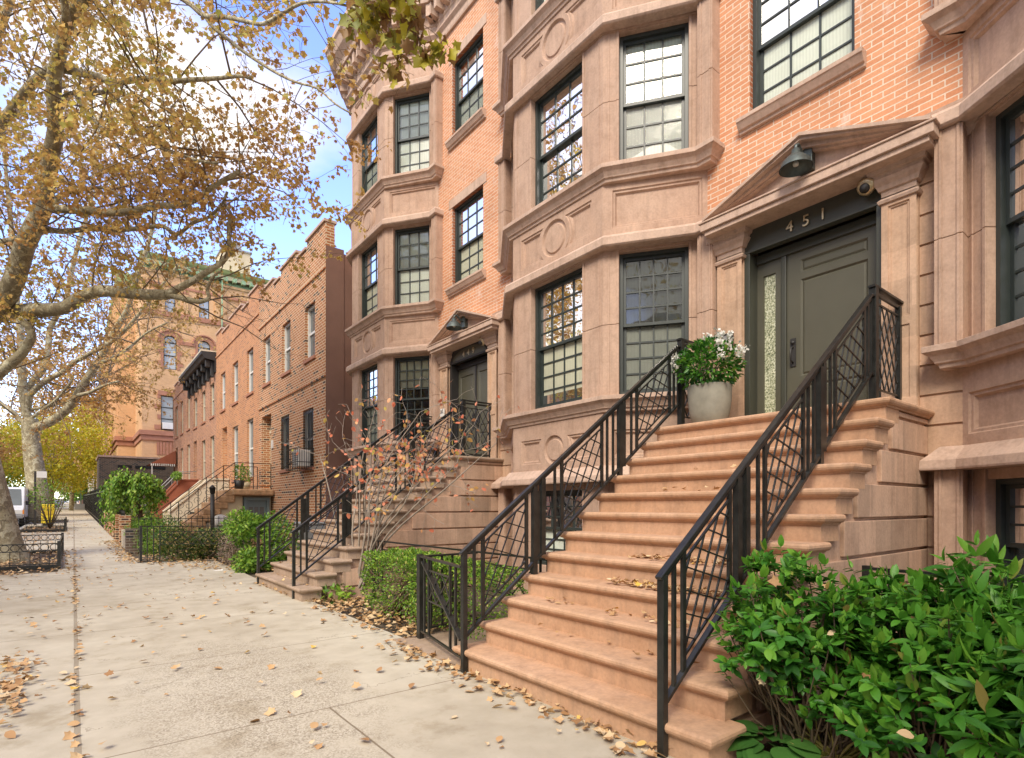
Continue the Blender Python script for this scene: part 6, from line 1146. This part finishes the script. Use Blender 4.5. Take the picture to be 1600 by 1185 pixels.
whorls('evergreen_shrub', 'broad glossy green shrub in the middle of the bed right of the stoop', (3.5, .95, 0), [((3.4, 1.0, .52), (.42, .42, .43)), ((3.1, .80, .42), (.35, .35, .42)), ((3.75, 1.2, .62), (.4, .3, .34))], 640, 7, .082, T_OVAL, 72, lim=lambda p: p[0] > 2.45)
whorls('evergreen_shrub', 'narrow leaved evergreen shrub at the right picture edge', (3.5, .35, 0), [((3.4, .45, .60), (.45, .35, .43)), ((3.7, .75, .72), (.35, .3, .34)), ((2.95, .35, .45), (.35, .35, .42)), ((3.2, .0, .6), (.4, .5, .5))], 640, 8, .115, T_LANC, 73, lim=lambda p: p[0] > 2.4, wid=1.25)
T = None
# hosta
rng = np.random.default_rng(80); T = thing('hosta', 'low clump of broad ribbed hosta leaves at the foot of the stoop', 'plant', (2.98, 1.50, 0)); P = []; D_ = []; U = []
for i in range(22): a = i * 2.4; rr = rng.uniform(.02, .10); P.append((2.96 + rr * math.cos(a), 1.50 + rr * math.sin(a) * 1.0, rng.uniform(.06, .16))); D_.append((math.cos(a), math.sin(a), rng.uniform(-.25, .35))); U.append((-.2 * math.cos(a), -.2 * math.sin(a), 1))
leaves('leaves', P, D_, U, rng.uniform(.15, .21, 22), T_BIG, L_HOS, T, seed=81, wid=1.5)
T = thing('dry_grass_tuft', 'small straw coloured grass tuft beside the hosta', 'plant', (3.2, 1.22, 0)); P = rng.normal(size=(70, 3)) * .02 + [3.15, 1.25, .04]; a = rdir(rng, 70); a[:, 2] = abs(a[:, 2]) * .6 + .2; leaves('blades', P, a, rdir(rng, 70), rng.uniform(.12, .28, 70), T_LANC, L_GRS, T, seed=82, wid=.3)
# bare coral leaved shrub
def coral():
    rng = np.random.default_rng(90); b0 = np.array([3.50, 8.45, 0.0]); T = thing('bare_shrub', 'nearly bare multi stemmed shrub with coral leaves in front of the far stoop', 'shrub', tuple(b0)); m = MB(); P = []
    # stem targets (x, y, z)
    ends = [(3.1, 8.9, 2.2), (3.5, 7.2, 2.35), (3.8, 6.5, 2.25), (3.4, 7.5, 2.75), (3.2, 8.1, 2.3), (3.9, 6.1, 1.95), (3.4, 7.4, 2.1), (3.7, 6.8, 1.9), (3.8, 6.9, 2.7), (3.5, 7.9, 2.5), (4.15, 6.1, 2.45), (4.3, 5.8, 2.2), (4.0, 6.6, 2.75)]
    for e in ends:
        e = np.array(e); mid1 = b0 + (e - b0) * .3 + np.array([0, rng.normal() * .12, .25]); mid2 = b0 + (e - b0) * .65 + np.array([rng.normal() * .1, rng.normal() * .12, .18]); S = smooth([[*b0 + rng.normal(size=3) * [.06, .06, 0], .018], [*mid1, .014], [*mid2, .010], [*e, .004]], 4); m.tube(S[:, :3], S[:, 3], 6, cap=False)
        for q in sprout(rng, S, .26, .7, up=.15, wob=.4, r0=.5, t0=.5):
            m.tube(q[:, :3], np.maximum(q[:, 3] * .6, .0028), 4, cap=False); t = rng.uniform(1, 5, 3 if rng.random() < .75 else 7); i = t.astype(int).clip(0, 4); P.append(q[i, :3])
            for w in sprout(rng, q, .2, .3, t0=.2): m.tube(w[:, :3], np.maximum(w[:, 3] * .5, .002), 3, cap=False); P.append(w[rng.integers(2, 6, 2), :3])
    child(m, 'stems', M_TWIGL, T); P = np.vstack(P); P = P[rng.random(len(P)) < np.clip(1.0 - abs(P[:, 2] - 2.0) * .6 - abs(P[:, 1] - 7.2) * .15, .08, 1)]; d = rdir(rng, len(P)); d[:, 2] -= .5; leaves('leaves', P, d, rdir(rng, len(P)), rng.uniform(.05, .09, len(P)), T_OVAL, L_COR, T, seed=91, wid=1.4)
coral()
P, d = blob(np.random.default_rng(92), 160, (3.1, 8.35, .08), (.25, .5, .12), .1); shrub_thing('low_plant', 'low yellow green leafy plant in the leaf litter by the bare shrub', 'plant', (3.1, 8.35, 0), P, d, .11, L_BOX, T_OVAL, 93, 2)
# ------------------------------------------------------------------ fallen leaves
rng = np.random.default_rng(100)
def litter(P, size, name='fallen_leaves', mat=L_FALL, seed=1, tilt=.35):
    n = len(P); a = rng.uniform(0, 2 * math.pi, n); d = np.stack([np.cos(a), np.sin(a), rng.normal(size=n) * tilt * .5], 1); u = np.stack([rng.normal(size=n) * tilt, rng.normal(size=n) * tilt, np.ones(n)], 1)
    k = rng.random(n) < .62; o = None
    for sel, Tm, w in ((k, T_STAR, .9), (~k, T_OVAL, 1.5)):
        o = leaves(name, P[sel], d[sel], u[sel], size * rng.uniform(.45, 1.2, sel.sum()), Tm, mat, None, seed=seed, wid=w); o['kind'] = 'stuff'; o['label'] = 'dry brown fallen leaves'
    return o
def area(n, x0, x1, y0, y1, z=.008, f=None, zr=.03):
    x = rng.uniform(x0, x1, n); y = rng.uniform(y0, y1, n); P = np.stack([x, y, z + np.array([G(v) for v in y]) + rng.random(n) * zr], 1); return P[f(x, y)] if f else P
PP = [area(230, -.9, 2.7, 2.4, 14.5), area(140, -1.9, -.1, 2.5, 14.5),
      area(1300, -1.05, -.25, 3.6, 7.2, zr=.04, f=lambda x, y: rng.random(len(x)) < .9 * np.exp(-((x + .40) / .13) ** 2 - ((y - 5.6) / 1.0) ** 2)),
      area(380, 2.25, 2.62, 1.9, 5.2, f=lambda x, y: rng.random(len(x)) < np.clip((x - 2.25) / .3, 0, 1) ** 1.5), area(1500, 2.55, 3.4, 5.2, 10.9, z=-.02, zr=.07, f=lambda x, y: rng.random(len(x)) < np.clip((x - 2.4) / .45, 0, 1)),
      area(900, .8, 3.5, 12.4, 16.0, z=-.0, zr=.06, f=lambda x, y: (x > 2.7 - (y - 12.4) * .55)), area(700, 1.25, 5, 15.6, 19, z=-.01, zr=.06), area(1200, -1.9, .25, 14.3, 20.6, z=-.0, zr=.07, f=lambda x, y: rng.random(len(x)) < np.clip((.35 - x) / .7, 0, 1)),
      area(700, .75, 1.2, 16, 24, f=lambda x, y: rng.random(len(x)) < np.clip((x - .75) / .35, 0, 1)), area(900, -1.9, .1, 22, 37, zr=.05, f=lambda x, y: rng.random(len(x)) < np.clip((.1 - x) / 1.0, 0, 1)), area(250, -.2, 1.1, 14, 60), area(110, 0.0, .045, 2.5, 16, zr=.012), area(900, 1.5, 5, 20, 34, zr=.04), area(700, 2.8, 6, .2, 1.6, z=-.03, zr=.08)]
P = np.vstack(PP); litter(P, .076, seed=101)
S_ = []
for k, y0, y1, n in ((3, 2.2, 3.0, 22), (4, 2.05, 3.1, 170), (5, 2.2, 3.1, 90), (2, 2.0, 3.7, 8), (8, 2.4, 3.6, 12), (3, 3.3, 3.6, 9), (9, 2.2, 3.5, 8)):
    x = X1 + RUN * (k - 1) + rng.uniform(.06, .22, n); S_.append(np.stack([x, y1 - (y1 - y0) * rng.random(n) ** .9, np.full(n, RISE * k + .01) + rng.random(n) * .03], 1))
    q = S_[-1]
for k in range(1, 12): n = 10; S_.append(np.stack([X1 + RUN * (k - 1) + rng.uniform(.02, .22, n), PER + rng.uniform(1.9, 3.8, n), np.full(n, RISE * k + .01)], 1))
o = litter(np.vstack(S_), .06, seed=102)
P = []
for nm in ('evergreen_shrub', 'evergreen_shrub.001', 'evergreen_shrub.002'):
    T = bpy.data.objects[nm]; me = [c for c in T.children if c.name.startswith('foliage')][0].data; idx = rng.integers(0, len(me.vertices), 26)
    P += [np.array(me.vertices[int(i)].co) + np.array(T.location) for i in idx if me.vertices[int(i)].co.z < .95]
o = litter(np.array(P) + [0, 0, .006], .07, seed=103, tilt=.8, name='caught_leaves')
